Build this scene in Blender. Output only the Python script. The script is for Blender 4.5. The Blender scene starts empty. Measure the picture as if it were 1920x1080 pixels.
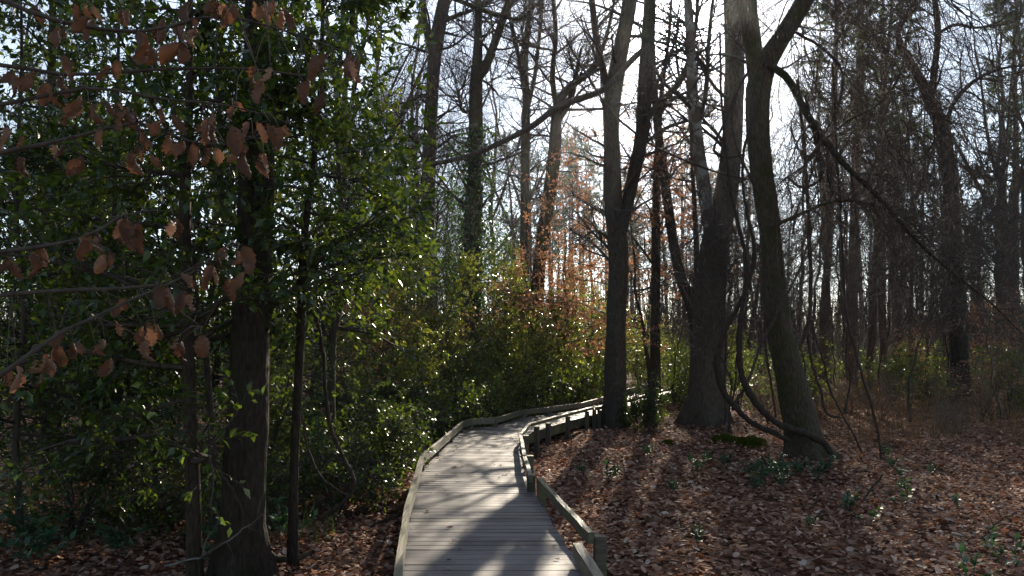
import bpy, math
import numpy as np
from mathutils import Vector

rng = np.random.default_rng(11)
scene = bpy.context.scene
COL = scene.collection
F, HZ, CH = 1400.0, 655.0, 1.65          # focal length and horizon in photo pixels, eye height in metres

# ------------------------------------------------------------------ helpers
def nrm(v):
    return v / np.maximum(np.linalg.norm(v, axis=-1, keepdims=True), 1e-9)

def W(px, py, Y):
    return np.array([(px - 960) / F * Y, Y, CH - (py - HZ) / F * Y])

def gz(x, y):
    x = np.asarray(x, float); y = np.asarray(y, float)
    z = -0.33 + 0.05 * np.sin(x * 0.9 + 1.3) * np.cos(y * 0.7) + 0.03 * np.sin(x * 2.3 + y * 1.7) + 0.02 * np.sin(y * 3.1 - x * 1.1)
    z = z + 0.13 * np.exp(-((x - 2.0) / 1.6) ** 2 - ((y - 12.0) / 3.5) ** 2)
    z = z + 0.12 * np.exp(-((x - 5.2) / 1.5) ** 2 - ((y - 14.5) / 1.6) ** 2)
    z = z - 0.10 * np.exp(-((x + 0.3) / 1.0) ** 2) * (y < 30)
    return z

class Geo:
    def __init__(s):
        s.V, s.F, s.A, s.M, s.n = [], [], [], [], 0
    def add(s, V, Fc, var=None, mi=0):
        V = np.asarray(V, float).reshape(-1, 3); Fc = np.asarray(Fc, int)
        s.V.append(V); s.F.append(Fc + s.n); s.n += len(V)
        if var is None: var = np.zeros(len(V))
        s.A.append(np.broadcast_to(np.asarray(var, float), (len(V),)))
        s.M.append(np.full(len(Fc), mi, int))
    def mesh(s, name, mats, smooth=True):
        V = np.concatenate(s.V); me = bpy.data.meshes.new(name)
        me.vertices.add(len(V)); me.vertices.foreach_set('co', V.ravel().astype(np.float32))
        loops = np.concatenate([f.ravel() for f in s.F])
        tot = np.concatenate([np.full(len(f), f.shape[1], int) for f in s.F])
        me.loops.add(len(loops)); me.loops.foreach_set('vertex_index', loops.astype(np.int32))
        me.polygons.add(len(tot))
        st = np.concatenate([[0], np.cumsum(tot)[:-1]])
        me.polygons.foreach_set('loop_start', st.astype(np.int32))
        me.polygons.foreach_set('material_index', np.concatenate(s.M).astype(np.int32))
        me.polygons.foreach_set('use_smooth', np.full(len(tot), smooth, bool))
        at = me.attributes.new('var', 'FLOAT', 'POINT')
        at.data.foreach_set('value', np.concatenate(s.A).astype(np.float32))
        for m in (mats if isinstance(mats, (list, tuple)) else [mats]): me.materials.append(m)
        me.update(calc_edges=True); me.validate()
        return me
    def obj(s, name, mats, parent=None, loc=None, smooth=True):
        if loc is not None:
            s.V = [v - np.asarray(loc) for v in s.V]
        o = bpy.data.objects.new(name, s.mesh(name, mats, smooth)); COL.objects.link(o)
        if parent is not None: o.parent = parent
        elif loc is not None: o.location = loc
        return o

def tag(o, label=None, cat=None, group=None, kind=None):
    for k, v in (('label', label), ('category', cat), ('group', group), ('kind', kind)):
        if v: o[k] = v
    return o

def empty(name, loc, label=None, cat=None, group=None):
    o = bpy.data.objects.new(name, None); COL.objects.link(o); o.location = loc
    o.empty_display_size = 0.2
    return tag(o, label, cat, group)

def copy_thing(o, loc, rz, sc=1.0, label=None, group=None, tilt=(0, 0)):
    c = o.copy(); COL.objects.link(c); c.location = loc; c.rotation_euler = (tilt[0], tilt[1], rz)
    c.scale = (sc, sc, sc) if np.isscalar(sc) else sc
    for ch in list(o.children):
        d = ch.copy(); COL.objects.link(d); d.parent = c
        for g in list(ch.children):
            e = g.copy(); COL.objects.link(e); e.parent = d
    if label: c['label'] = label
    if group: c['group'] = group
    return c

def tubes(P, R, S=6, var=None, rough=0.0, lobes=None):
    """P (N,K,3) centre lines, R (N,K) radii: open tubes by parallel transport."""
    P = np.asarray(P, float); R = np.asarray(R, float)
    N, K, _ = P.shape
    T = np.empty_like(P)
    T[:, 1:-1] = P[:, 2:] - P[:, :-2]; T[:, 0] = P[:, 1] - P[:, 0]; T[:, -1] = P[:, -1] - P[:, -2]
    T = nrm(T)
    ref = np.where(np.abs(T[:, 0, 2:3]) < 0.8, np.array([[0, 0, 1.0]]), np.array([[1.0, 0, 0]]))
    U = np.empty_like(P)
    u = nrm(ref - (ref * T[:, 0]).sum(-1, keepdims=True) * T[:, 0]); U[:, 0] = u
    for k in range(1, K):
        u = nrm(u - (u * T[:, k]).sum(-1, keepdims=True) * T[:, k]); U[:, k] = u
    Vv = np.cross(T, U)
    a = np.arange(S) * 2 * np.pi / S
    rr = np.repeat(R[:, :, None], S, 2)
    if rough:
        n = rng.normal(size=(N, K, S)); n = n + np.roll(n, 1, 2) * 0.7
        n[:, 1:-1] = (n[:, 1:-1] + n[:, :-2] + n[:, 2:]) / 1.7
        rr = rr * (1 + rough * n)
    if lobes is not None: rr = rr * (1 + lobes(np.arange(K))[None, :, None] * np.cos(a * 4 + 0.6)[None, None, :])
    V = P[:, :, None] + rr[..., None] * (np.cos(a)[None, None, :, None] * U[:, :, None] + np.sin(a)[None, None, :, None] * Vv[:, :, None])
    idx = np.arange(N * K * S).reshape(N, K, S)
    q = np.stack([idx[:, :-1], np.roll(idx[:, :-1], -1, 2), np.roll(idx[:, 1:], -1, 2), idx[:, 1:]], -1).reshape(-1, 4)
    va = np.zeros(N) if var is None else np.asarray(var, float)
    return V.reshape(-1, 3), q, np.repeat(va, K * S)

def resample(P, R, n):
    P = np.asarray(P, float); R = np.asarray(R, float)
    d = np.concatenate([[0], np.cumsum(np.linalg.norm(np.diff(P, axis=0), axis=1))])
    t = np.linspace(0, d[-1], n)
    # smooth Catmull-Rom on arc length
    m = np.gradient(P, d, axis=0)
    i = np.clip(np.searchsorted(d, t, side='right') - 1, 0, len(d) - 2)
    h = (d[i + 1] - d[i])[:, None]; s = ((t - d[i])[:, None]) / h
    Q = (2 * s**3 - 3 * s**2 + 1) * P[i] + (s**3 - 2 * s**2 + s) * h * m[i] + (-2 * s**3 + 3 * s**2) * P[i + 1] + (s**3 - s**2) * h * m[i + 1]
    return Q, np.interp(t, d, R)

def grow(P, R, per, t0, t1, length, ang, K=6, up=0.0, wig=0.12, rr=0.55, rmin=0.003, lscale=None, flat=1.0):
    """children of the polylines P (N,K,3): random offshoots. length: (lo, hi) metres, times lscale(t)."""
    N, Kp, _ = P.shape
    pi = np.repeat(np.arange(N), per); M = len(pi)
    t = rng.uniform(t0, t1, M); ft = t * (Kp - 1); i = np.minimum(ft.astype(int), Kp - 2); f = (ft - i)[:, None]
    pos = P[pi, i] * (1 - f) + P[pi, i + 1] * f
    tan = nrm(P[pi, i + 1] - P[pi, i]); rad = R[pi, i] * (1 - f[:, 0]) + R[pi, i + 1] * f[:, 0]
    q = rng.normal(size=(M, 3)); q[:, 2] *= flat
    q = nrm(q - (q * tan).sum(-1, keepdims=True) * tan)
    a = np.radians(rng.uniform(ang[0], ang[1], M))[:, None]
    d = nrm(np.cos(a) * tan + np.sin(a) * q)
    L = rng.uniform(length[0], length[1], M)
    if lscale is not None: L = L * lscale(t)
    out = np.empty((M, K, 3)); out[:, 0] = pos
    st = (L / (K - 1))[:, None]
    for k in range(1, K):
        d = nrm(d + rng.normal(size=(M, 3)) * wig + np.array([0, 0, up]))
        out[:, k] = out[:, k - 1] + d * st
    r0 = np.maximum(np.minimum(rad * rr, L * 0.02 + 0.002), rmin)
    rad_out = r0[:, None] * np.linspace(1, 0.3, K)[None]
    return out, rad_out

OVAL = (np.array([[0, 0, 0], [.42, .25, .07], [.42, -.25, .07], [.45, 0, 0], [1, 0, -.08]]),
        np.array([[0, 3, 1], [0, 2, 3], [3, 4, 1], [3, 2, 4]]))
LITTER = (np.array([[0, 0, .05], [.28, .27, .12], [.3, -.29, .10], [.72, .27, .16], [.7, -.25, .04], [1, .03, .2], [.5, 0, -.02]]),
          np.array([[6, 0, 2], [6, 2, 4], [6, 4, 5], [6, 5, 3], [6, 3, 1], [6, 1, 0]]))

def leaves(g, pos, axis, normal, size, tpl=OVAL, var=None, mi=0, width=1.0):
    TV, TF = tpl; N = len(pos)
    if N == 0: return
    x = nrm(axis); z = nrm(normal - (normal * x).sum(-1, keepdims=True) * x); y = np.cross(z, x)
    tv = TV * np.array([1, width, 1])
    V = pos[:, None] + size[:, None, None] * (tv[None, :, 0:1] * x[:, None] + tv[None, :, 1:2] * y[:, None] + tv[None, :, 2:3] * z[:, None])
    Fc = (TF[None] + (np.arange(N) * len(TV))[:, None, None]).reshape(-1, 3)
    va = rng.random(N) if var is None else var
    g.add(V.reshape(-1, 3), Fc, np.repeat(va, len(TV)), mi)

def leaf_on(P, n, t0=0.1, t1=1.0):
    """n random spots along the polylines P: positions and tangents"""
    N, K, _ = P.shape
    i = rng.integers(0, N, n); ft = rng.uniform(t0, t1, n) * (K - 1); k = np.minimum(ft.astype(int), K - 2); f = (ft - k)[:, None]
    return P[i, k] * (1 - f) + P[i, k + 1] * f, nrm(P[i, k + 1] - P[i, k])

# ------------------------------------------------------------------ materials
def newmat(name):
    m = bpy.data.materials.new(name); m.use_nodes = True
    nt = m.node_tree; nt.nodes.clear()
    return m, nt, nt.nodes, nt.links

def ramp(nodes, stops):
    r = nodes.new('ShaderNodeValToRGB'); e = r.color_ramp.elements
    while len(e) < len(stops): e.new(0.5)
    for s, (p, c) in zip(e, stops): s.position = p; s.color = (*c, 1)
    return r

def leaf_mat(name, stops, trans, tfac=0.35, rough=0.35, spec=0.5, objvar=0.25):
    m, nt, N, L = newmat(name)
    a = N.new('ShaderNodeAttribute'); a.attribute_name = 'var'
    r = ramp(N, stops); L.new(a.outputs['Fac'], r.inputs[0])
    oi = N.new('ShaderNodeObjectInfo'); hs = N.new('ShaderNodeHueSaturation')
    mr = N.new('ShaderNodeMapRange'); mr.inputs[3].default_value = 1 - objvar; mr.inputs[4].default_value = 1 + objvar
    L.new(oi.outputs['Random'], mr.inputs[0]); L.new(mr.outputs[0], hs.inputs['Value']); L.new(r.outputs[0], hs.inputs['Color'])
    p = N.new('ShaderNodeBsdfPrincipled'); L.new(hs.outputs[0], p.inputs['Base Color'])
    p.inputs['Roughness'].default_value = rough; p.inputs['Specular IOR Level'].default_value = spec
    t = N.new('ShaderNodeBsdfTranslucent')
    mx = N.new('ShaderNodeMix'); mx.data_type = 'RGBA'; mx.blend_type = 'MULTIPLY'; mx.inputs[0].default_value = 1
    L.new(hs.outputs[0], mx.inputs[6]); mx.inputs[7].default_value = (*trans, 1); L.new(mx.outputs[2], t.inputs['Color'])
    ms = N.new('ShaderNodeMixShader'); ms.inputs[0].default_value = tfac
    o = N.new('ShaderNodeOutputMaterial')
    L.new(p.outputs[0], ms.inputs[1]); L.new(t.outputs[0], ms.inputs[2]); L.new(ms.outputs[0], o.inputs[0])
    return m

def bark_mat(name, c0, c1, scale=9.0, stretch=0.26, bump=0.6, moss=None, moss_amt=0.5, patch=None, objvar=0.3):
    m, nt, N, L = newmat(name)
    tc = N.new('ShaderNodeTexCoord'); mp = N.new('ShaderNodeMapping'); mp.inputs['Scale'].default_value = (1, 1, stretch)
    L.new(tc.outputs['Object'], mp.inputs[0])
    n1 = N.new('ShaderNodeTexNoise'); n1.inputs['Scale'].default_value = scale * 3.0; n1.inputs['Detail'].default_value = 10; n1.inputs['Roughness'].default_value = 0.68
    n2 = N.new('ShaderNodeTexVoronoi'); n2.feature = 'DISTANCE_TO_EDGE'; n2.inputs['Scale'].default_value = scale * 1.6
    L.new(mp.outputs[0], n1.inputs[0]); L.new(mp.outputs[0], n2.inputs[0])
    r = ramp(N, [(0.3, c0), (0.72, c1)]); L.new(n1.outputs[0], r.inputs[0])
    col = r.outputs[0]
    def mix(col, fac, c):
        mx = N.new('ShaderNodeMix'); mx.data_type = 'RGBA'; L.new(fac, mx.inputs[0]); L.new(col, mx.inputs[6]); mx.inputs[7].default_value = (*c, 1)
        return mx.outputs[2]
    if patch:
        n4 = N.new('ShaderNodeTexNoise'); n4.inputs['Scale'].default_value = 2.2; n4.inputs['Detail'].default_value = 3; L.new(tc.outputs['Object'], n4.inputs[0])
        r4 = ramp(N, [(0.47, (0, 0, 0)), (0.55, (1, 1, 1))]); L.new(n4.outputs[0], r4.inputs[0]); col = mix(col, r4.outputs[0], patch)
    if moss:
        n3 = N.new('ShaderNodeTexNoise'); n3.inputs['Scale'].default_value = 3.0; n3.inputs['Detail'].default_value = 5
        L.new(tc.outputs['Object'], n3.inputs[0])
        r3 = ramp(N, [(0.62 - 0.2 * moss_amt, (0, 0, 0)), (0.75 - 0.1 * moss_amt, (1, 1, 1))]); L.new(n3.outputs[0], r3.inputs[0])
        col = mix(col, r3.outputs[0], moss)
    oi = N.new('ShaderNodeObjectInfo'); hs = N.new('ShaderNodeHueSaturation'); mr = N.new('ShaderNodeMapRange')
    mr.inputs[3].default_value = 1 - objvar; mr.inputs[4].default_value = 1 + objvar
    L.new(oi.outputs['Random'], mr.inputs[0]); L.new(mr.outputs[0], hs.inputs['Value']); L.new(col, hs.inputs['Color'])
    p = N.new('ShaderNodeBsdfPrincipled'); L.new(hs.outputs[0], p.inputs['Base Color']); p.inputs['Roughness'].default_value = 0.85
    p.inputs['Specular IOR Level'].default_value = 0.25
    ad = N.new('ShaderNodeMath'); ad.operation = 'MULTIPLY_ADD'; ad.inputs[1].default_value = 1.6
    L.new(n2.outputs['Distance'], ad.inputs[0]); L.new(n1.outputs[0], ad.inputs[2])
    b = N.new('ShaderNodeBump'); b.inputs['Strength'].default_value = bump; b.inputs['Distance'].default_value = 0.03
    L.new(ad.outputs[0], b.inputs['Height']); L.new(b.outputs[0], p.inputs['Normal'])
    o = N.new('ShaderNodeOutputMaterial'); L.new(p.outputs[0], o.inputs[0])
    return m

def wood_mat(name, c0, c1, moss=0.0):
    m, nt, N, L = newmat(name)
    tc = N.new('ShaderNodeTexCoord'); a = N.new('ShaderNodeAttribute'); a.attribute_name = 'var'
    mp = N.new('ShaderNodeMapping'); mp.inputs['Scale'].default_value = (1.2, 26, 26) if moss < 0.5 else (26, 1.5, 26); L.new(tc.outputs['Object'], mp.inputs[0])
    av = N.new('ShaderNodeVectorMath'); av.operation = 'ADD'; cx = N.new('ShaderNodeCombineXYZ'); mu = N.new('ShaderNodeMath'); mu.operation = 'MULTIPLY'; mu.inputs[1].default_value = 37
    L.new(a.outputs['Fac'], mu.inputs[0]); L.new(mu.outputs[0], cx.inputs[0]); L.new(mu.outputs[0], cx.inputs[1]); L.new(mp.outputs[0], av.inputs[0]); L.new(cx.outputs[0], av.inputs[1])
    n1 = N.new('ShaderNodeTexNoise'); n1.inputs['Scale'].default_value = 2.0; n1.inputs['Detail'].default_value = 6; L.new(av.outputs[0], n1.inputs[0])
    r = ramp(N, [(0.28, c0), (0.7, c1)]); L.new(n1.outputs[0], r.inputs[0])
    hs = N.new('ShaderNodeHueSaturation'); mr = N.new('ShaderNodeMapRange'); mr.inputs[3].default_value = 0.5; mr.inputs[4].default_value = 1.4
    L.new(a.outputs['Fac'], mr.inputs[0]); L.new(mr.outputs[0], hs.inputs['Value']); L.new(r.outputs[0], hs.inputs['Color'])
    n2 = N.new('ShaderNodeTexNoise'); n2.inputs['Scale'].default_value = 1.7; n2.inputs['Detail'].default_value = 6; L.new(tc.outputs['Object'], n2.inputs[0])
    r2 = ramp(N, [(0.50 - 0.12 * moss, (0, 0, 0)), (0.72 - 0.1 * moss, (0.75, 0.75, 0.75))]); L.new(n2.outputs[0], r2.inputs[0])
    mx = N.new('ShaderNodeMix'); mx.data_type = 'RGBA'; L.new(r2.outputs[0], mx.inputs[0]); L.new(hs.outputs[0], mx.inputs[6])
    mx.inputs[7].default_value = (0.16, 0.15, 0.06, 1) if moss else (0.05, 0.045, 0.03, 1)
    p = N.new('ShaderNodeBsdfPrincipled'); L.new(mx.outputs[2], p.inputs['Base Color']); p.inputs['Roughness'].default_value = 0.5
    p.inputs['Specular IOR Level'].default_value = 0.5
    b = N.new('ShaderNodeBump'); b.inputs['Strength'].default_value = 0.5; b.inputs['Distance'].default_value = 0.01
    L.new(n1.outputs[0], b.inputs['Height']); L.new(b.outputs[0], p.inputs['Normal'])
    o = N.new('ShaderNodeOutputMaterial'); L.new(p.outputs[0], o.inputs[0])
    return m

def ground_mat():
    m, nt, N, L = newmat('leafy soil')
    tc = N.new('ShaderNodeTexCoord')
    v = N.new('ShaderNodeTexVoronoi'); v.inputs['Scale'].default_value = 13; L.new(tc.outputs['Object'], v.inputs[0])
    v2 = N.new('ShaderNodeTexVoronoi'); v2.inputs['Scale'].default_value = 21; L.new(tc.outputs['Object'], v2.inputs[0])
    sx = N.new('ShaderNodeSeparateColor'); L.new(v.outputs['Color'], sx.inputs[0])
    r = ramp(N, [(0.0, (0.03, 0.014, 0.009)), (0.35, (0.11, 0.05, 0.03)), (0.7, (0.19, 0.095, 0.06)), (1.0, (0.32, 0.21, 0.15))])
    L.new(sx.outputs[0], r.inputs[0])
    p = N.new('ShaderNodeBsdfPrincipled'); L.new(r.outputs[0], p.inputs['Base Color']); p.inputs['Roughness'].default_value = 0.9; p.inputs['Specular IOR Level'].default_value = 0.05
    ad = N.new('ShaderNodeMath'); ad.operation = 'ADD'; L.new(v.outputs['Distance'], ad.inputs[0]); L.new(v2.outputs['Distance'], ad.inputs[1])
    b = N.new('ShaderNodeBump'); b.inputs['Strength'].default_value = 0.9; b.inputs['Distance'].default_value = 0.05
    L.new(ad.outputs[0], b.inputs['Height']); L.new(b.outputs[0], p.inputs['Normal'])
    o = N.new('ShaderNodeOutputMaterial'); L.new(p.outputs[0], o.inputs[0])
    return m

M = dict(
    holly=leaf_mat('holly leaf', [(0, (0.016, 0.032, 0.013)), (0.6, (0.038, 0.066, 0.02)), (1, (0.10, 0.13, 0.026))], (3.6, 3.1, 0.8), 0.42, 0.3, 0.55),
    sunholly=leaf_mat('holly leaf painted sunlit', [(0, (0.04, 0.065, 0.018)), (0.6, (0.10, 0.13, 0.03)), (1, (0.22, 0.20, 0.045))], (3.0, 2.6, 0.75), 0.5, 0.22, 0.9),  # holly leaf lightened and yellowed, sunlight put into its colour
    dryleaf=leaf_mat('hanging dry leaf', [(0, (0.10, 0.054, 0.034)), (0.5, (0.19, 0.106, 0.068)), (1, (0.34, 0.22, 0.15))], (1.3, 0.95, 0.7), 0.42, 0.55, 0.3, 0),
    lime=leaf_mat('yellow green leaf', [(0, (0.05, 0.09, 0.02)), (0.6, (0.12, 0.17, 0.03)), (1, (0.24, 0.25, 0.05))], (2.2, 2.1, 0.7), 0.5, 0.35, 0.5),
    beech=leaf_mat('dry beech leaf', [(0, (0.19, 0.095, 0.055)), (0.5, (0.33, 0.185, 0.11)), (1, (0.48, 0.31, 0.20))], (1.3, 1.05, 0.8), 0.5, 0.5, 0.35, 0.15),
    litter=leaf_mat('fallen leaf', [(0, (0.05, 0.022, 0.014)), (0.4, (0.29, 0.145, 0.092)), (0.75, (0.50, 0.30, 0.205)), (1, (0.68, 0.54, 0.44))], (0.9, 0.65, 0.45), 0.2, 0.65, 0.12, 0),
    teal=leaf_mat('seedling leaf', [(0, (0.022, 0.055, 0.03)), (0.7, (0.04, 0.095, 0.05)), (1, (0.09, 0.15, 0.05))], (1.5, 1.8, 0.8), 0.3, 0.4, 0.4),
    ivy=leaf_mat('ivy leaf', [(0, (0.012, 0.035, 0.012)), (1, (0.06, 0.11, 0.025))], (2, 2.2, 0.7), 0.35, 0.35, 0.5),
    needle=leaf_mat('pine needle', [(0, (0.03, 0.06, 0.022)), (1, (0.09, 0.13, 0.045))], (1.2, 1.3, 0.7), 0.3, 0.5, 0.3),
    grass=leaf_mat('dry stem', [(0, (0.10, 0.06, 0.035)), (1, (0.30, 0.19, 0.11))], (0.9, 0.8, 0.6), 0.25, 0.6, 0.2),
    bark=bark_mat('grey brown bark', (0.03, 0.023, 0.017), (0.16, 0.125, 0.095), bump=0.8),
    mossbark=bark_mat('mossy bark', (0.02, 0.016, 0.01), (0.105, 0.084, 0.056), moss=(0.055, 0.062, 0.02), moss_amt=0.6),
    sycamore=bark_mat('sycamore bark', (0.14, 0.12, 0.10), (0.36, 0.34, 0.32), scale=5, patch=(0.12, 0.095, 0.075)),
    brownbark=bark_mat('brown furrowed bark', (0.014, 0.010, 0.007), (0.085, 0.062, 0.042), scale=12, bump=1.0, moss=(0.035, 0.038, 0.014), moss_amt=0.4),
    leanbark=bark_mat('damp mossy bark', (0.022, 0.017, 0.011), (0.12, 0.093, 0.06), scale=11, bump=0.9, moss=(0.045, 0.046, 0.014), moss_amt=0.6),
    drytwig=bark_mat('dry pale twig', (0.09, 0.062, 0.045), (0.26, 0.19, 0.14), scale=6, bump=0.2),
    pinebark=bark_mat('red pine bark', (0.055, 0.032, 0.026), (0.21, 0.125, 0.10), scale=7),
    darkbark=bark_mat('dark bark', (0.018, 0.014, 0.011), (0.085, 0.068, 0.052)),
    twig=bark_mat('twig bark', (0.035, 0.027, 0.022), (0.12, 0.095, 0.078), scale=6, bump=0.2),
    vine=bark_mat('vine bark', (0.02, 0.014, 0.011), (0.10, 0.07, 0.055), scale=16, bump=0.5),
    moss=leaf_mat('moss', [(0, (0.045, 0.06, 0.01)), (1, (0.15, 0.15, 0.028))], (1.2, 1.4, 0.6), 0.2, 0.9, 0.1, 0.1),
    deck=wood_mat('weathered deck board', (0.05, 0.042, 0.041), (0.18, 0.152, 0.143)),
    rail=wood_mat('mossy rail timber', (0.075, 0.058, 0.04), (0.23, 0.185, 0.125), 0.55),
    darkrail=wood_mat('dark rail timber', (0.05, 0.04, 0.028), (0.16, 0.13, 0.085), 0.5),  # the rail timber again in darker tones
    post=wood_mat('dark post timber', (0.04, 0.03, 0.022), (0.11, 0.085, 0.062), 0.2),
    ground=ground_mat(),
)

# ------------------------------------------------------------------ camera, world, sun
cam = bpy.data.cameras.new('camera'); co = bpy.data.objects.new('camera', cam); COL.objects.link(co)
co.location = (0, 0, CH); co.rotation_euler = (math.radians(90), 0, 0)
cam.sensor_width = 36; cam.lens = 36 * F / 1920; cam.shift_y = (HZ - 540) / 1920; cam.clip_end = 3000
scene.camera = co
sd = nrm(np.array([(1270 - 960) / F, 1.0, (HZ - 55) / F]))
elev = math.asin(sd[2]); azim = math.atan2(sd[0], sd[1])
sun = bpy.data.lights.new('sun', 'SUN'); so = bpy.data.objects.new('sun', sun); COL.objects.link(so)
sun.energy = 5.0; sun.angle = math.radians(0.53); sun.color = (1.0, 0.88, 0.70)
so.rotation_euler = Vector(tuple(sd)).to_track_quat('Z', 'Y').to_euler(); so.location = (0, 0, 60)

wd = bpy.data.worlds.new('World'); scene.world = wd; wd.use_nodes = True
N = wd.node_tree.nodes; L = wd.node_tree.links; N.clear()
sky = N.new('ShaderNodeTexSky'); sky.sky_type = 'NISHITA'; sky.sun_disc = False
sky.sun_elevation = elev; sky.sun_rotation = azim; sky.air_density = 1.0; sky.dust_density = 0.15; sky.ozone_density = 1.0
tc = N.new('ShaderNodeTexCoord'); dt = N.new('ShaderNodeVectorMath'); dt.operation = 'DOT_PRODUCT'
nv = N.new('ShaderNodeVectorMath'); nv.operation = 'NORMALIZE'; L.new(tc.outputs['Generated'], nv.inputs[0])
L.new(nv.outputs[0], dt.inputs[0]); dt.inputs[1].default_value = tuple(sd)
mx0 = N.new('ShaderNodeMath'); mx0.operation = 'MAXIMUM'; mx0.inputs[1].default_value = 0; L.new(dt.outputs['Value'], mx0.inputs[0])
tot = None
for ex, st in ((1.5, 6.8), (120, 0.6), (1600, 200.0)):      # thin bright cloud around the sun, then the sun's own disc
    pw = N.new('ShaderNodeMath'); pw.operation = 'POWER'; pw.inputs[1].default_value = ex; L.new(mx0.outputs[0], pw.inputs[0])
    ml = N.new('ShaderNodeMath'); ml.operation = 'MULTIPLY'; ml.inputs[1].default_value = st; L.new(pw.outputs[0], ml.inputs[0])
    if tot is None: tot = ml.outputs[0]
    else:
        ad = N.new('ShaderNodeMath'); ad.operation = 'ADD'; L.new(tot, ad.inputs[0]); L.new(ml.outputs[0], ad.inputs[1]); tot = ad.outputs[0]
nz = N.new('ShaderNodeTexNoise'); nz.inputs['Scale'].default_value = 3.0; nz.inputs['Detail'].default_value = 5; L.new(nv.outputs[0], nz.inputs[0])
cr = ramp(N, [(0.35, (0.75, 0.75, 0.75)), (0.7, (1.25, 1.25, 1.25))]); L.new(nz.outputs[0], cr.inputs[0])
vs = N.new('ShaderNodeVectorMath'); vs.operation = 'SCALE'; vs.inputs[0].default_value = (0.92, 0.96, 1.04); L.new(tot, vs.inputs['Scale'])
vm = N.new('ShaderNodeVectorMath'); vm.operation = 'MULTIPLY'; L.new(vs.outputs[0], vm.inputs[0]); L.new(cr.outputs[0], vm.inputs[1])
va = N.new('ShaderNodeVectorMath'); va.operation = 'ADD'; L.new(sky.outputs[0], va.inputs[0]); L.new(vm.outputs[0], va.inputs[1])
bg = N.new('ShaderNodeBackground'); bg.inputs['Strength'].default_value = 0.07; L.new(va.outputs[0], bg.inputs[0])
wo = N.new('ShaderNodeOutputWorld'); L.new(bg.outputs[0], wo.inputs[0])

scene.view_settings.view_transform = 'Standard'; scene.view_settings.look = 'None'
scene.view_settings.exposure = 1.05; scene.view_settings.gamma = 1.0
cy = scene.cycles
cy.max_bounces = 6; cy.diffuse_bounces = 2; cy.glossy_bounces = 2; cy.transmission_bounces = 4; cy.volume_bounces = 0
cy.sample_clamp_indirect = 4.0; cy.use_denoising = True; cy.caustics_reflective = False; cy.caustics_refractive = False

# ------------------------------------------------------------------ ground
def axis(lo, a, b, hi, step):
    near = np.arange(a, b, step)
    l = a - np.geomspace(step, a - lo, 24)[::-1] if lo < a else []
    h = b + np.geomspace(step, hi - b, 24)
    return np.concatenate([l, near, h])
xs = axis(-400, -12, 16, 400, 0.2); ys = axis(-60, 2, 34, 500, 0.2)
X, Y = np.meshgrid(xs, ys); g = Geo()
i = np.arange(X.size).reshape(X.shape)
g.add(np.stack([X, Y, gz(X, Y)], -1).reshape(-1, 3), np.stack([i[:-1, :-1], i[:-1, 1:], i[1:, 1:], i[1:, :-1]], -1).reshape(-1, 4))
tag(g.obj('ground', M['ground']), 'forest floor covered with brown leaves', 'ground', kind='structure')

# ------------------------------------------------------------------ boardwalk
EL = np.array([(-0.45, 2), (-0.80, 5.44), (-1.0, 7.3), (-1.26, 10.2), (-1.18, 12), (-1.11, 13.5), (-1.04, 15.0), (-0.87, 15.65), (-0.38, 15.95), (0.28, 18.15), (0.86, 18.8), (1.85, 20.4), (2.65, 22.5), (3.3, 25.0), (4.25, 27.5), (5.9, 31.0)])
ER = np.array([(0.83, 2), (0.53, 5.44), (0.37, 7.3), (0.16, 10.0), (0.12, 12), (0.13, 13.0), (0.22, 14.1), (0.42, 14.9), (0.75, 15.8), (1.50, 17.6), (2.0, 18.75), (2.75, 20.4), (3.5, 22.1), (4.35, 24.4), (5.35, 26.9), (7.0, 30.4)])
def edge(E, s):
    k = np.minimum(s.astype(int), len(E) - 2); f = (s - k)[:, None]
    return E[k] * (1 - f) + E[k + 1] * f
mid = (EL + ER) / 2
cum = np.concatenate([[0], np.cumsum(np.linalg.norm(np.diff(mid, axis=0), axis=1))])
def at_len(d): return np.interp(d, cum, np.arange(len(cum)))
bw = empty('boardwalk', (0, 0, 0), 'weathered grey plank boardwalk with low timber rails bending right through the woods', 'boardwalk')
BOX = np.array([[0, 1, 2, 3], [7, 6, 5, 4], [0, 4, 5, 1], [1, 5, 6, 2], [2, 6, 7, 3], [3, 7, 4, 0]])
def prism(g, quad, z0, z1, var=0.0):
    q = np.asarray(quad, float); z0 = np.broadcast_to(z0, 4); z1 = np.broadcast_to(z1, 4)
    V = np.concatenate([np.c_[q, z1], np.c_[q, z0]])
    g.add(V, BOX[:, ::-1], var)
g = Geo(); d = 0.0
while d < cum[-1] - 0.2:
    s0, s1 = at_len(np.array([d + 0.004, d + 0.136]))
    l0, l1 = edge(EL, np.array([s0, s1])); r0, r1 = edge(ER, np.array([s0, s1]))
    dirn = nrm(r0 - l0); j0, j1 = rng.uniform(-0.012, 0.012, 2)
    zt = rng.uniform(-0.003, 0.003, 4)
    prism(g, [l0 + dirn * j0, r0 + dirn * j1, r1 + dirn * j1, l1 + dirn * j0], -0.036, zt, rng.random())
    d += 0.1435
g.obj('deck', M['deck'], bw, smooth=False)
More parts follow.
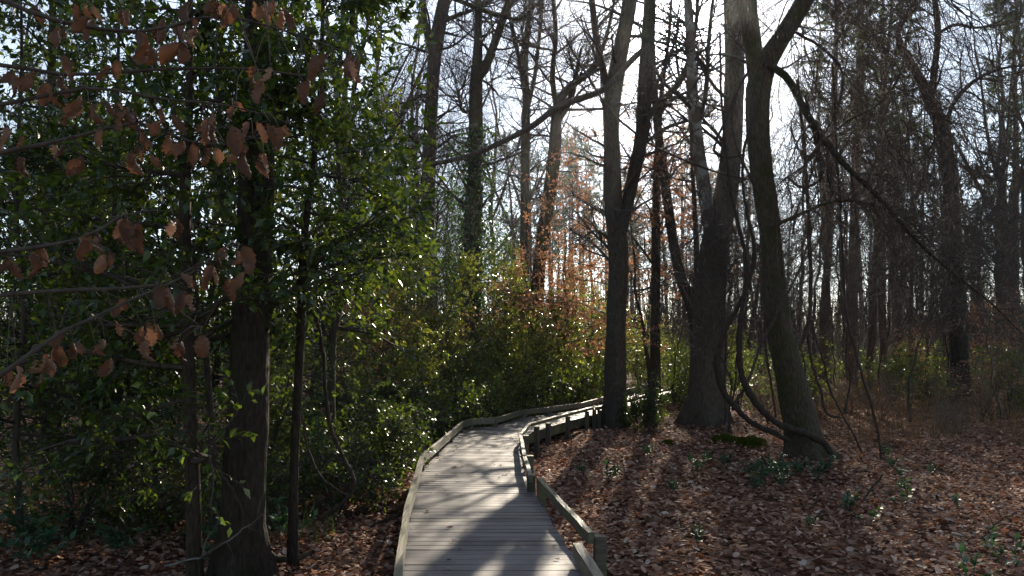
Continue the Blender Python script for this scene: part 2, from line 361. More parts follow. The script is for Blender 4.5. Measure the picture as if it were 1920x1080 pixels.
def beam(poly, off, w, z0, z1, name, mat, gaps=True):
    """one plank on edge per straight run"""
    poly = np.asarray(poly, float)
    for a, b in zip(poly[:-1], poly[1:]):
        t = nrm(b - a); n = np.array([t[1], -t[0]]); a2 = a + t * 0.006; b2 = b - t * 0.006
        g = Geo(); zz = rng.uniform(-0.008, 0.008, 2)
        nseg = max(2, int(np.linalg.norm(b - a) / 0.25))
        f = np.linspace(0, 1, nseg + 1)[:, None]
        c = a2 + (b2 - a2) * f
        wob = rng.normal(size=nseg + 1) * 0.002
        zt = z1 + np.interp(f[:, 0], [0, 1], zz) + rng.normal(size=nseg + 1) * 0.0015
        rowi = [np.c_[c + n * (off - w / 2) + n * wob[:, None], zt], np.c_[c + n * (off + w / 2) + n * wob[:, None], zt],
                np.c_[c + n * (off + w / 2) + n * wob[:, None], zt - (z1 - z0)], np.c_[c + n * (off - w / 2) + n * wob[:, None], zt - (z1 - z0)]]
        V = np.stack(rowi, 1); k = np.arange((nseg + 1) * 4).reshape(-1, 4)
        Fq = np.stack([k[:-1], k[1:], np.roll(k[1:], -1, 1), np.roll(k[:-1], -1, 1)], -1).reshape(-1, 4)
        g.add(V.reshape(-1, 3), np.concatenate([Fq, [k[0]], [k[-1][::-1]]]), rng.random())
        g.obj(name, M[mat], bw, smooth=False)
def post(x, y, z1, ang=0.0, w=0.09):
    c, s = math.cos(ang) * w / 2, math.sin(ang) * w / 2
    q = [(x + c * a - s * b, y + s * a + c * b) for a, b in ((-1, -1), (1, -1), (1, 1), (-1, 1))]
    g = Geo(); prism(g, q, float(gz(x, y)) - 0.25, z1, rng.random()); g.obj('post', M['post'], bw, smooth=False)
RL = [[(-0.42, 2), (-0.96, 6.9), (-1.22, 10.2), (-1.0, 14.9), (-0.83, 15.55), (-0.36, 15.8), (0.29, 18.05), (0.87, 18.65), (1.88, 20.2), (2.7, 22.5), (3.3, 24.9), (4.25, 27.4), (5.9, 30.9)]]
for p in RL: beam(p, -0.01, 0.05, 0.08, 0.20, 'rail', 'rail')
beam([(0.80, 2), (0.50, 5.75)], 0.0, 0.07, 0.06, 0.165, 'rail', 'rail')
beam([(0.60, 5.9), (0.27, 8.45)], 0.03, 0.05, 0.11, 0.20, 'rail', 'darkrail')
beam([(0.19, 8.55), (0.14, 10.2), (0.12, 12.7)], 0.03, 0.05, 0.12, 0.205, 'rail', 'darkrail')
beam([(0.12, 12.7), (0.32, 14.5)], 0.03, 0.05, 0.15, 0.225, 'rail', 'darkrail')
beam([(0.32, 14.5), (0.90, 16.1), (1.42, 17.4), (1.98, 18.75)], 0.04, 0.08, 0.15, 0.215, 'rail', 'rail')
beam([(2.10, 18.9), (2.72, 20.3), (3.45, 21.9), (4.38, 24.3), (5.38, 26.8), (7.0, 30.3)], 0.03, 0.08, 0.11, 0.20, 'rail', 'rail')
for x, y, z in [(0.70, 5.95, 0.165), (0.33, 8.35, 0.18), (0.22, 8.7, 0.18), (0.245, 10.2, 0.2), (0.235, 12.6, 0.2), (0.48, 14.55, 0.145), (0.74, 15.25, 0.145), (1.25, 16.75, 0.145), (1.82, 18.1, 0.145), (2.06, 18.7, 0.145),
                (2.22, 19.0, 0.105), (2.50, 19.6, 0.105), (2.8, 20.3, 0.105), (3.14, 21.0, 0.105), (3.54, 21.9, 0.105), (4.0, 23.1, 0.105), (4.45, 24.3, 0.105)]:
    post(x, y, z, -0.35 if y > 14 else 0.1)
for x, y in [(-1.26, 10.2), (-1.2, 11.6), (-1.12, 13.3), (-1.04, 14.9), (-0.86, 15.55), (-0.38, 15.88), (0.27, 18.05), (0.85, 18.68), (1.85, 20.25), (2.65, 22.5)]:
    post(x + 0.02, y, 0.075, 0.1)
for E, sg in ((EL, 1), (ER, -1)):
    g = Geo()
    for k in range(len(E) - 1):
        a, b = E[k], E[k + 1]; t = nrm(b - a); n = np.array([t[1], -t[0]]) * sg
        prism(g, [a + n * 0.03, b + n * 0.03, b + n * 0.08, a + n * 0.08] if sg > 0 else [a + n * 0.08, b + n * 0.08, b + n * 0.03, a + n * 0.03], -0.22, -0.039, 0.3)
    g.obj('stringer', M['post'], bw, smooth=False)
def on_deck(x, y, pad=0.0):
    cx = np.interp(y, mid[:, 1], mid[:, 0]); return (np.abs(x - cx) < 0.80 + pad) & (y < 31.5)

# ------------------------------------------------------------------ leaf litter
def scatter(n, x0, x1, y0, y1):
    x = rng.uniform(x0, x1, n); y = rng.uniform(y0, y1, n)
    k = (np.abs(x) < y * 0.75 + 0.8); return x[k], y[k]
g = Geo()
for n, x0, x1, y0, y1, s0, s1 in ((21000, -6, 7, 2.6, 9, .04, .10), (28000, -9, 12, 9, 16, .05, .105), (28000, -12, 20, 16, 32, .065, .13)):
    x, y = scatter(n, x0, x1, y0, y1); k = ~on_deck(x, y, -0.1); x, y = x[k], y[k]; m = len(x)
    a = rng.uniform(0, 2 * np.pi, m); tl = rng.normal(size=m) * 0.28
    ax = np.stack([np.cos(a), np.sin(a), tl], -1); no = np.stack([rng.normal(size=m) * .5, rng.normal(size=m) * .5, np.where(rng.random(m) < .4, -1, 1) * np.ones(m)], -1)
    leaves(g, np.stack([x, y, gz(x, y) + rng.uniform(0.005, 0.05, m)], -1), ax, no, rng.uniform(s0, s1, m), LITTER, rng.beta(1.6, 1.8, m), 0, 0.95)
# a few dry leaves on the deck
x = rng.uniform(-1.2, 0.9, 400); y = rng.uniform(4.6, 16, 400); k = on_deck(x, y, -0.15) & (np.abs(x - np.interp(y, mid[:, 1], mid[:, 0])) > rng.uniform(0, .6, len(x))); x, y = x[k][:60], y[k][:60]; m = len(x)
a = rng.uniform(0, 6.28, m)
leaves(g, np.stack([x, y, np.full(m, 0.008)], -1), np.stack([np.cos(a), np.sin(a), 0 * a], -1), np.tile([0., 0, 1], (m, 1)), rng.uniform(.04, .075, m), LITTER)
tag(g.obj('leaf_litter', M['litter']), 'brown fallen beech and oak leaves carpeting the ground', 'leaf litter', kind='stuff')

# ------------------------------------------------------------------ trees
def stem(pts, Y, n=26, dy=0.0, ground=True, lean=0.0):
    """pts: (px, py, width px); one stem standing Y metres away"""
    p = np.array(pts, float); Yv = np.full(len(p), Y, float) + lean * np.linspace(0, 1, len(p)) + dy
    P = np.stack([W(a, b, y) for (a, b), y in zip(p[:, :2], Yv)])
    R = p[:, 2] / 2 / F * Yv
    if ground: P[0, 2] = float(gz(P[0, 0], P[0, 1])) - 0.08
    return resample(P, R, n)

def tube_stems(g, stems, S=14, rough=0.05, mi=0, flare=True):
    for k, (P, R) in enumerate(stems):
        lob = None
        if k == 0 and flare:
            h = P[:, 2] - P[0, 2]
            lob = lambda idx, h=h: 0.26 * np.exp(-h / 0.4)
        g.add(*tubes(P[None], R[None], S, None, rough, lob), mi)

def branches(stems, n1, n2, n3, l1, l2, l3, t0=0.25, ang=(35, 75), up=0.06, rr=0.5, flat=1.0, lsc=lambda t: 1.25 - t, rmin=0.004):
    """levels of offshoots on a set of stems (each (n,3)); n1 per stem"""
    out = []
    P = np.stack([resample(p, r, 26)[0] for p, r in stems]); R = np.stack([resample(p, r, 26)[1] for p, r in stems])
    A, AR = grow(P, R, n1, t0, 0.98, l1, ang, 9, up, 0.13, rr, rmin * 2, lsc, flat)
    B, BR = grow(A, AR, n2, 0.2, 0.98, l2, (30, 65), 6, up * 0.6, 0.15, 0.6, rmin * 1.2, lambda t: 1.2 - 0.6 * t, flat)
    out = [(A, AR, 6), (B, BR, 4)]
    if n3:
        C, CR = grow(B, BR, n3, 0.2, 1.0, l3, (25, 60), 5, up * 0.5, 0.14, 0.6, rmin, None, flat); out.append((C, CR, 3))
    return out

def add_lv(g, lv, mi=0):
    for P, R, S in lv: g.add(*tubes(P, R, S), mi)

def dress(g, lv, n, size, mi, droop=0.2, tpl=OVAL, up=1.0, width=1.0, varf=None, spread=0.9):
    P = lv[-1][0]; pos, tan = leaf_on(P, n)
    ax = tan * 0.7 + rng.normal(size=(n, 3)) * spread * 0.6 + np.array([0, 0, -droop])
    no = rng.normal(size=(n, 3)) * 0.55 + np.array([0, 0, up])
    leaves(g, pos, ax, no, rng.uniform(size[0], size[1], n), tpl, None if varf is None else varf(n), mi, width)

def tree(name, label, cat, stems, lv, trunk_mat, base=None, group=None, limb_mat=None, limbs=True, leafset=None, S=14, rough=0.05, crown_mats=None, flare=True):
    base = stems[0][0][0] if base is None else base
    base = np.array([base[0], base[1], float(gz(base[0], base[1]))])
    t = empty(name, base, label, cat, group)
    own = [stems[0]] if limbs else stems
    g = Geo(); tube_stems(g, own, S, rough, flare=flare); g.obj('trunk', M[trunk_mat], t, base)
    for sm in (stems[1:] if limbs else []):
        g = Geo(); tube_stems(g, [sm], max(8, S - 4), rough, flare=False); g.obj('limb', M[limb_mat or trunk_mat], t, base)
    g = Geo(); add_lv(g, lv)
    if leafset: leafset(g, lv)
    g.obj('crown', crown_mats or [M['twig']], t, base)
    return t

def limb(pts, Y, n=20, lean=0.0):
    return stem(pts, Y, n, ground=False, lean=lean)

def low_twigs(stems, z0, z1, n1, l1=(.7, 2.4), l2=(.3, 1.1), l3=(.15, .5)):
    """fine twigs on the part of the stems between two heights"""
    cut = []
    for P, R in stems:
        k = (P[:, 2] > z0) & (P[:, 2] < z1)
        if k.sum() > 3: cut.append((P[k], R[k]))
    return branches(cut, n1, 7, 5, l1, l2, l3, 0.02, ang=(45, 95), up=0.0, lsc=lambda t: 1 - .3 * t, rmin=.0035)
# --- the bare trees one can tell apart
st = [stem([(1152, 800, 62), (1153, 770, 50), (1153, 730, 43), (1155, 600, 36), (1158, 450, 38), (1150, 390, 34), (1147, 300, 31), (1147, 200, 31), (1160, 110, 30), (1178, 20, 28), (1190, -120, 22), (1200, -400, 10)], 19.4, 34),
      limb([(1148, 215, 15), (1133, 140, 14), (1120, 80, 13), (1110, 0, 12), (1092, -160, 9), (1075, -380, 5)], 19.4, lean=-1),
      limb([(1162, 440, 24), (1176, 385, 26), (1190, 320, 27), (1205, 250, 28), (1211, 150, 28), (1216, 50, 25), (1222, -60, 20), (1240, -300, 8)], 19.4, lean=1),
      limb([(1212, 222, 14), (1240, 190, 13), (1266, 165, 12), (1290, 120, 10), (1305, 40, 8), (1310, -100, 4)], 19.6)]
lg = limb([(1214, 85, 10), (1185, 112, 11), (1125, 172, 12), (1080, 187, 12), (1040, 205, 12), (1000, 235, 11), (930, 272, 10), (880, 292, 9), (820, 306, 8), (750, 318, 7), (690, 326, 5), (615, 334, 2.5)], 18.8, 30, lean=-2.5)
lv = branches(st, 15, 7, 6, (1.5, 4.5), (0.6, 1.7), (0.3, 0.8), 0.22, up=0.0)
lw = branches([lg], 16, 4, 0, (0.4, 1.4), (0.2, 0.6), None, 0.15, up=0.05, lsc=lambda t: 1 + 0 * t)
tree('oak_tree', 'tall grey tree with two stems beside the boardwalk, long limb sweeping left', 'tree', st + [lg], lv + lw + low_twigs(st, 4.2, 11.5, 16), 'bark')

st = [stem([(793, 760, 34), (795, 600, 31), (797, 500, 30), (802, 380, 28), (806, 250, 26), (812, 130, 26), (822, 50, 28), (833, 0, 24), (850, -120, 18), (880, -400, 8)], 28),
      limb([(812, 110, 12), (800, 60, 12), (792, 0, 10), (778, -150, 5)], 28), limb([(830, 40, 9), (860, 28, 8), (900, 12, 7), (930, -5, 6), (990, -60, 3)], 28, lean=-1),
      limb([(805, 178, 6), (785, 180, 6), (765, 200, 5), (752, 240, 4), (740, 275, 3)], 28)]
tree('straight_tree', 'straight dark bare tree forking near the top, left of the ivy trunk', 'tree', st, low_twigs(st, 6, 15, 13, (.8, 3.2), (.4, 1.4), (.2, .6)) + branches(st, 18, 7, 6, (1.0, 3.6), (.6, 1.8), (.3, .9), .35), 'bark')

st = [stem([(878, 770, 40), (884, 560, 34), (888, 400, 30), (892, 250, 27), (893, 155, 25), (896, 90, 15), (897, 0, 13), (900, -200, 6)], 24, 30),
      limb([(893, 150, 17), (908, 130, 18), (920, 100, 18), (937, 55, 17), (955, 0, 15), (985, -120, 10), (1000, -300, 5)], 24),
      limb([(847, -4, 8), (900, 17, 9), (947, 31, 8), (973, 37, 7), (1003, 11, 5), (1030, -20, 3)], 23.5),
      limb([(888, 212, 6), (868, 208, 6), (862, 190, 5), (860, 172, 4), (872, 160, 3)], 24)]
t2 = tree('forked_tree', 'forked bare tree with green ivy climbing its trunk', 'tree', st, low_twigs(st, 6, 15, 13, (.8, 3.2), (.4, 1.4), (.2, .6)) + branches(st, 18, 7, 6, (1.0, 3.6), (.6, 1.6), (.3, .8), .35), 'mossbark')
def ivy_on(st, n, h0, h1, label, size=(.05, .10), spread=1.6):
    P, R = st; k = (P[:, 2] > h0) & (P[:, 2] < h1); P, R = P[k], R[k]
    g = Geo(); i = rng.integers(0, len(P) - 1, n); f = rng.random(n)[:, None]
    c = P[i] * (1 - f) + P[i + 1] * f; a = rng.uniform(0, 6.28, n)
    rad = R[i] * (1.0 + np.abs(rng.normal(size=n)) * spread)
    dirn = np.stack([np.cos(a), np.sin(a), 0 * a], -1)
    leaves(g, c + dirn * rad[:, None], dirn * .4 + rng.normal(size=(n, 3)) * .5 + np.array([0, 0, -.5]), dirn + rng.normal(size=(n, 3)) * .4, rng.uniform(*size, n), OVAL, None, 0, 1.5)
    for q in range(5):
        a0 = rng.uniform(0, 6.28); aa = a0 + np.cumsum(rng.normal(size=len(P)) * .25)
        pts = P + np.stack([np.cos(aa), np.sin(aa), 0 * aa], -1) * (R * 1.02 + .012)[:, None]
        g.add(*tubes(pts[None], np.full((1, len(P)), .012), 5), 1)
    b = np.array([P[0, 0], P[0, 1], float(gz(P[0, 0], P[0, 1]))])
    return tag(g.obj('ivy', [M['ivy'], M['vine']], None, b), label, 'ivy')
ivy_on(st[0], 5200, 0.5, 9.0, 'green ivy wrapped around the forked bare trunk', (.06, .13), 1.8)

st = [stem([(983, 760, 22), (984, 500, 18), (985, 300, 17), (987, 180, 15), (984, 100, 13), (995, 20, 11), (1006, -150, 6)], 32), limb([(986, 190, 9), (975, 120, 9), (962, 60, 8), (950, 0, 7), (930, -120, 4)], 32), limb([(986, 220, 8), (1003, 140, 8), (1012, 60, 8), (1020, -80, 5)], 32)]
tree('slim_tree', 'slim three-stemmed bare tree between the ivy trunk and the crooked tree', 'tree', st, low_twigs(st, 6, 15, 13, (.8, 3.2), (.4, 1.4), (.2, .6)) + branches(st, 17, 7, 6, (1., 3.4), (.6, 1.6), (.3, .8), .4), 'mossbark')

st = [stem([(1003, 770, 26), (1006, 560, 25), (1014, 470, 25), (1025, 400, 25), (1036, 320, 25), (1042, 250, 22), (1044, 205, 18), (1058, 172, 15), (1086, 150, 14), (1110, 133, 12), (1128, 95, 8), (1150, 10, 5), (1165, -120, 3)], 26, 34),
      limb([(1045, 228, 12), (1060, 205, 12), (1074, 172, 11), (1080, 140, 8), (1090, 90, 5)], 26), limb([(1043, 200, 11), (1036, 145, 11), (1042, 70, 9), (1038, 0, 8), (1030, -180, 4)], 26)]
tree('crooked_tree', 'crooked bare tree whose bent limb reaches the tall two-stemmed tree', 'tree', st, low_twigs(st, 6, 15, 13, (.8, 3.2), (.4, 1.4), (.2, .6)) + branches(st, 17, 7, 6, (1., 3.2), (.6, 1.5), (.3, .8), .45), 'mossbark')

st = [stem([(1229, 775, 26), (1229, 700, 20), (1229, 600, 18), (1230, 450, 16), (1232, 300, 12), (1240, 180, 9), (1255, 60, 6), (1262, -100, 3)], 23)]
tree('young_tree', 'slender upright trunk standing right of the two-stemmed tree', 'tree', st, branches(st, 30, 5, 4, (.8, 2.8), (.4, 1.2), (.2, .6), .3), 'bark', leafset=lambda g, lv: dress(g, lv, 2600, (.05, .09), 1, .4), crown_mats=[M['twig'], M['beech']])

st = [stem([(1303, 770, 28), (1306, 690, 24), (1305, 630, 22), (1298, 580, 23), (1276, 520, 20), (1262, 450, 18), (1250, 370, 17), (1240, 290, 16), (1230, 210, 13), (1224, 90, 9), (1222, -100, 4)], 22.5, 30), limb([(1300, 590, 12), (1306, 500, 11), (1302, 380, 9), (1296, 250, 7), (1310, 100, 4)], 22.5)]
tree('dark_leaning_tree', 'dark kinked tree leaning left beside the massive forked trunk', 'tree', st, branches(st, 18, 5, 4, (.8, 2.8), (.4, 1.2), (.2, .6), .35), 'darkbark', leafset=lambda g, lv: dress(g, lv, 2600, (.05, .09), 1, .4), crown_mats=[M['twig'], M['beech']])

st = [stem([(1325, 795, 92), (1326, 775, 78), (1326, 735, 66), (1330, 650, 60), (1335, 520, 55), (1343, 440, 52), (1358, 380, 42), (1370, 300, 38), (1376, 180, 36), (1378, 80, 36), (1373, 0, 34), (1370, -150, 26), (1380, -500, 10)], 20, 36),
      limb([(1338, 450, 28), (1328, 400, 29), (1316, 330, 27), (1304, 240, 22), (1298, 150, 20), (1294, 60, 18), (1285, -60, 14), (1270, -300, 6)], 20, lean=-.8),
      limb([(1305, 250, 10), (1322, 180, 9), (1330, 60, 7), (1345, -60, 4)], 19.6)]
tree('sycamore_tree', 'massive trunk forking into a brown stem and a pale grey limb under the sun', 'tree', st, low_twigs(st, 5, 11.5, 16) + branches(st, 11, 5, 5, (1.2, 4), (.6, 1.6), (.3, .8), .3), 'bark', S=18, limb_mat='sycamore')

st = [stem([(1513, 874, 104), (1510, 855, 80), (1506, 825, 66), (1495, 760, 59), (1478, 690, 54), (1462, 620, 50), (1452, 540, 45), (1446, 460, 41), (1437, 380, 41), (1426, 300, 40), (1420, 220, 42), (1423, 160, 47), (1440, 110, 42), (1466, 70, 35), (1492, 30, 34), (1520, -20, 32), (1560, -120, 24), (1600, -300, 12)], 13, 44),
      limb([(1424, 170, 36), (1414, 100, 35), (1402, 30, 34), (1398, -40, 31), (1385, -160, 22), (1360, -360, 8)], 13),
      limb([(1434, 118, 14), (1470, 140, 14), (1510, 210, 13), (1545, 262, 12), (1590, 315, 10), (1640, 362, 9), (1690, 420, 7), (1740, 472, 6), (1800, 522, 5), (1860, 570, 3.5), (1915, 625, 2)], 12.8, 30, lean=-1.2),
      limb([(1446, 425, 9), (1500, 402, 7), (1560, 378, 6), (1620, 380, 5), (1680, 400, 4), (1760, 470, 2.5)], 12.8, 20, lean=-.6)]
lv = branches(st[:2], 14, 5, 5, (.8, 2.8), (.4, 1.2), (.2, .6), .45, up=0.0) 
lw = branches(st[2:], 26, 7, 5, (.5, 2.0), (.3, .9), (.15, .4), .2, up=-0.06, lsc=lambda t: 1.1 - .5 * t)
tree('leaning_tree', 'large leaning mossy trunk with vines looped round its base', 'tree', st, lv + lw, 'leanbark', S=20, rough=.04)

st = [stem([(1803, 745, 40), (1796, 560, 32), (1792, 500, 30), (1785, 400, 27), (1776, 300, 25), (1766, 240, 25), (1748, 200, 21), (1734, 162, 18), (1712, 125, 13), (1692, 95, 12), (1682, 65, 10), (1702, 25, 9), (1738, -40, 6), (1760, -200, 3)], 24, 34),
      limb([(1746, 200, 11), (1752, 130, 12), (1759, 60, 11), (1753, 0, 10), (1748, -150, 5)], 24), limb([(1758, 62, 6), (1795, 46, 6), (1825, 52, 5), (1870, 42, 4), (1900, 20, 3)], 24),
      limb([(1770, 255, 8), (1790, 190, 8), (1830, 150, 7), (1880, 128, 5), (1930, 122, 3)], 24, lean=-1), limb([(1782, 330, 6), (1730, 350, 6), (1690, 330, 5), (1655, 340, 4)], 24)]
tree('open_crowned_tree', 'dark bare tree with an angular fork against bright sky at right', 'tree', st, branches(st, 12, 6, 6, (.8, 3.2), (.4, 1.3), (.2, .7), .4), 'darkbark')

# --- bare trees of the wood behind: six different ones, copied
def proto_bare(H, r0, forks, n1, matn, name, label, group):
    K = 22; z = np.linspace(-.1, H, K); wx = np.cumsum(rng.normal(size=(K, 2)) * .16, 0) * np.linspace(0.2, 1, K)[:, None]
    P = np.c_[wx - wx[0], z]; R = r0 * (1 - .93 * (np.linspace(0, 1, K)) ** 1.1); R[0] *= 1.35
    st = [(P, R)]
    for f in range(forks):
        i = rng.integers(7, 14); a = rng.uniform(0, 6.28); n = K - i; s = np.linspace(0, 1, n)
        d = np.stack([np.cos(a) * s ** .8, np.sin(a) * s ** .8, 0 * s], -1) * (H - z[i]) * rng.uniform(.25, .5)
        Q = P[i] + d + np.c_[np.cumsum(rng.normal(size=(n, 2)) * .12, 0) * s[:, None], (z[i:] - z[i]) * rng.uniform(.75, 1)]
        st.append((Q, R[i] * .75 * (1 - .92 * s)))
    st = [resample(p, r, 22) for p, r in st]
    lv = branches(st, n1 + 2, 5, 5, (1.2, 4.2), (.6, 1.9), (.3, 1.0), .28, up=.08, rmin=.0055)
    return tree(name, label, 'tree', st, lv, matn, base=(0, 0), group=group, S=9, flare=False, limbs=False)
protos = [proto_bare(19, .17, 2, 14, 'bark', 'bare_tree', 'x', 'x'), proto_bare(16, .12, 1, 16, 'darkbark', 'bare_tree', 'x', 'x'), proto_bare(21, .20, 2, 14, 'bark', 'bare_tree', 'x', 'x'),
          proto_bare(14, .085, 0, 20, 'darkbark', 'bare_tree', 'x', 'x'), proto_bare(17, .11, 1, 15, 'mossbark', 'bare_tree', 'x', 'x'), proto_bare(12, .06, 0, 20, 'bark', 'bare_tree', 'x', 'x')]
sapl = [proto_bare(7.5, .035, 0, 26, 'bark', 'bare_sapling', 'x', 'x'), proto_bare(5.5, .025, 0, 22, 'darkbark', 'bare_sapling', 'x', 'x')]
def proto_pine(H, r0):
    K = 20; z = np.linspace(-.1, H, K); wx = np.cumsum(rng.normal(size=(K, 2)) * .05, 0)
    P, R = resample(np.c_[wx - wx[0], z], r0 * (1 - .8 * np.linspace(0, 1, K)), 22)
    lv = branches([(P, R)], 44, 6, 0, (1.0, 3.0), (.5, 1.3), None, .5, ang=(55, 90), up=.05, lsc=lambda t: 1.5 - t)
    lo, lr = grow(P[None], R[None], 16, .15, .5, (.5, 1.6), (60, 95), 5, -.03, .12, .3, .006)
    def nd(g, lv):
        B = np.concatenate([lv[1][0]]); n = 4200; pos, tan = leaf_on(B, n, .25, 1.0)
        pos = np.repeat(pos, 9, 0); tan = np.repeat(tan, 9, 0); d = nrm(tan * .8 + rng.normal(size=pos.shape) * .75)
        m = len(pos); w = nrm(np.cross(d, rng.normal(size=d.shape))) * .011; Ln = rng.uniform(.10, .22, m)[:, None]
        V = np.stack([pos - w, pos + w, pos + d * Ln], 1).reshape(-1, 3)
        g.add(V, np.arange(m * 3).reshape(-1, 3), np.repeat(rng.random(m), 3), 1)
    t = tree('pine_tree', 'x', 'tree', [(P, R)], lv + [(lo, lr, 4)], 'pinebark', base=(0, 0), group='x', leafset=nd, S=10, flare=False, crown_mats=[M['twig'], M['needle']])
    return t
pines = [proto_pine(22, .22), proto_pine(19, .18), proto_pine(25, .26)]
first = set()
def put(pr, x, y, sc=1.0, label=None, group=None, rz=None, tilt=0.03):
    o = put_(pr, x, y, sc, label, group, rz, tilt)
    if not group and 'group' in o: del o['group']
    return o
def put_(pr, x, y, sc, label, group, rz, tilt):
    z = float(gz(x, y)); rz = rng.uniform(0, 6.28) if rz is None else rz
    tl = tuple(rng.normal(size=2) * tilt)
    if pr.name not in first:
        first.add(pr.name); pr.location = (x, y, z); pr.rotation_euler = (*tl, rz); pr.scale = (sc,) * 3 if np.isscalar(sc) else sc
        tag(pr, label, None, group); return pr
    return copy_thing(pr, (x, y, z), rz, sc, label, group, tl)

taken = [(2.63, 19.4), (-3.3, 28), (-1.4, 24), (.6, 32), (.9, 26), (4.4, 23), (5.5, 22.5), (5.2, 20), (5.1, 13), (14.4, 24)]
def free(x, y, r=1.1):
    if on_deck(np.array([x]), np.array([y]), 0.5)[0]: return False
    for a, b in taken:
        if (a - x) ** 2 + (b - y) ** 2 < r * r: return False
    taken.append((x, y)); return True
def at_px(px, Y): return (px - 960) / F * Y
# trunks of the right-hand wood, placed where the photo shows them
for px, Yd, k, sc in [(1542, 27, 'p0', .8), (1552, 34, 'b0', 1), (1580, 40, 'b3', 1.1), (1598, 36, 'b3', .9), (1627, 29, 'p1', .95), (1655, 33, 'p0', .9), (1690, 38, 'b2', .9), (1722, 44, 'p2', .6), (1738, 31, 'b4', .7), (1768, 42, 'b1', .75), (1822, 36, 'p1', .6), (1845, 46, 'p0', .7), (1872, 32, 'b0', .9), (1906, 38, 'p2', .9), (1930, 28, 'b4', 1.1), (1422, 33, 'b3', .9), (1432, 41, 'b3', 1), (1398, 37, 'b1', 1), (1522, 31, 'b5', 1.2), (1475, 36, 'b5', 1.2)]:
    x = at_px(px, Yd); free(x, Yd, .1)
    pr = pines[int(k[1])] if k[0] == 'p' else protos[int(k[1])]
    if k[0] == 'p': put(pr, x, Yd, sc, 'straight reddish pine trunk among the far trees on the right', 'pines in the right-hand wood')
    else: put(pr, x, Yd, sc, 'thin bare trunk among the far trees on the right', 'bare trees in the right-hand wood')
n = 0
while n < 46:
    Yd = rng.uniform(30, 78); px = rng.uniform(1250, 2000)
    x = at_px(px, Yd)
    if px < 1560 and (rng.random() < .82 or px < 1330 and Yd > 40): continue
    if not free(x, Yd, 1.3): continue
    n += 1
    lowc = .62 if 1690 < px < 1870 else 1.0
    if px > 1520 and rng.random() < .36: put(pines[rng.integers(3)], x, Yd, rng.uniform(.75, 1.1) * lowc, 'straight reddish pine trunk among the far trees on the right', 'pines in the right-hand wood')
    else: put(protos[rng.integers(6)], x, Yd, rng.uniform(.8, 1.25) * lowc, 'thin bare trunk among the far trees on the right', 'bare trees in the right-hand wood')
n = 0
while n < 46:
    Yd = rng.uniform(62, 95); px = rng.uniform(640, 1560); x = at_px(px, Yd)
    if not free(x, Yd, 1.6): continue
    n += 1
    if px > 900 and rng.random() < .6: put(pines[rng.integers(3)], x, Yd * 1.12, rng.uniform(.85, 1.0), 'far pine crown closing the view beneath the sun', 'far pines beneath the sun')
    else: put(protos[rng.integers(6)], x, Yd, rng.uniform(1.0, 1.3), 'very distant bare tree closing the view beyond the bend', 'very distant bare trees')
for px, Yd, k, sc in [(1000, 76, 0, .95), (1030, 68, 2, .85), (1052, 80, 1, 1.1), (1075, 72, 0, 1.0), (1098, 66, 2, .85), (1120, 78, 0, 1.05), (1142, 70, 1, 1.1)]:
    x = at_px(px, Yd); taken.append((x, Yd)); put(pines[k], x, Yd, sc, 'far pine crown closing the view beneath the sun', 'far pines beneath the sun')
n = 0
while n < 34:
    Yd = rng.uniform(30, 70); px = rng.uniform(640, 1250); x = at_px(px, Yd)
    if px > 990 and (px < 1200 or rng.random() < .6 or Yd > 40): continue
    if not free(x, Yd, 1.5): continue
    n += 1
    put(protos[rng.integers(6)], x, Yd, rng.uniform(.8, 1.25), 'thin bare tree in the pale wood beyond the boardwalk bend', 'bare trees beyond the boardwalk bend')
n = 0
while n < 16:
    Yd = rng.uniform(18, 45); px = rng.uniform(-60, 640); x = at_px(px, Yd)
    if not free(x, Yd, 1.5): continue
    n += 1
    put(protos[rng.integers(6)], x, Yd, rng.uniform(.8, 1.2), 'bare trunk glimpsed through the hollies on the left', 'bare trees behind the hollies')

n = 0
while n < 30:
    Yd = rng.uniform(15.5, 30); px = rng.uniform(900, 1980); x = at_px(px, Yd)
    if px < 1300 and (Yd < 22 or px < 1180 and Yd < 34): continue
    if not free(x, Yd, .8): continue
    n += 1
    put(sapl[rng.integers(2)], x, Yd, rng.uniform(.7, 1.1), 'slender bare sapling with fine twigs between the larger trees', 'bare saplings', tilt=.06)
# ------------------------------------------------------------------ hollies
def holly(name, label, st, n1, l1, nleaf, t0=.12, size=(.045, .115), trunk='mossbark', group=None, cat='tree', leafm='holly', S=12, ang=(60, 100), l2=(.3, .9), base=None, flare=True, spray=7):
    P = [s for s in st]
    A = branches(P, n1, spray, 4, l1, l2, (.12, .4), t0, ang=ang, up=-.01, flat=.6, lsc=lambda t: 1.25 - .8 * t, rmin=.003)
    def lf(g, lv): 
        dress(g, lv, nleaf, size, 1, droop=.15, up=1.0, width=1.05, varf=lambda n: rng.beta(1.5, 2.4, n))
        dress(g, lv[:2], nleaf // 5, size, 1, droop=.15, up=1.0, width=1.05, varf=lambda n: rng.beta(1.5, 2.4, n))
    return tree(name, label, cat, st, A, trunk, base=base, group=group, leafset=lf, crown_mats=[M['darkbark'], M[leafm]], S=S, flare=flare)

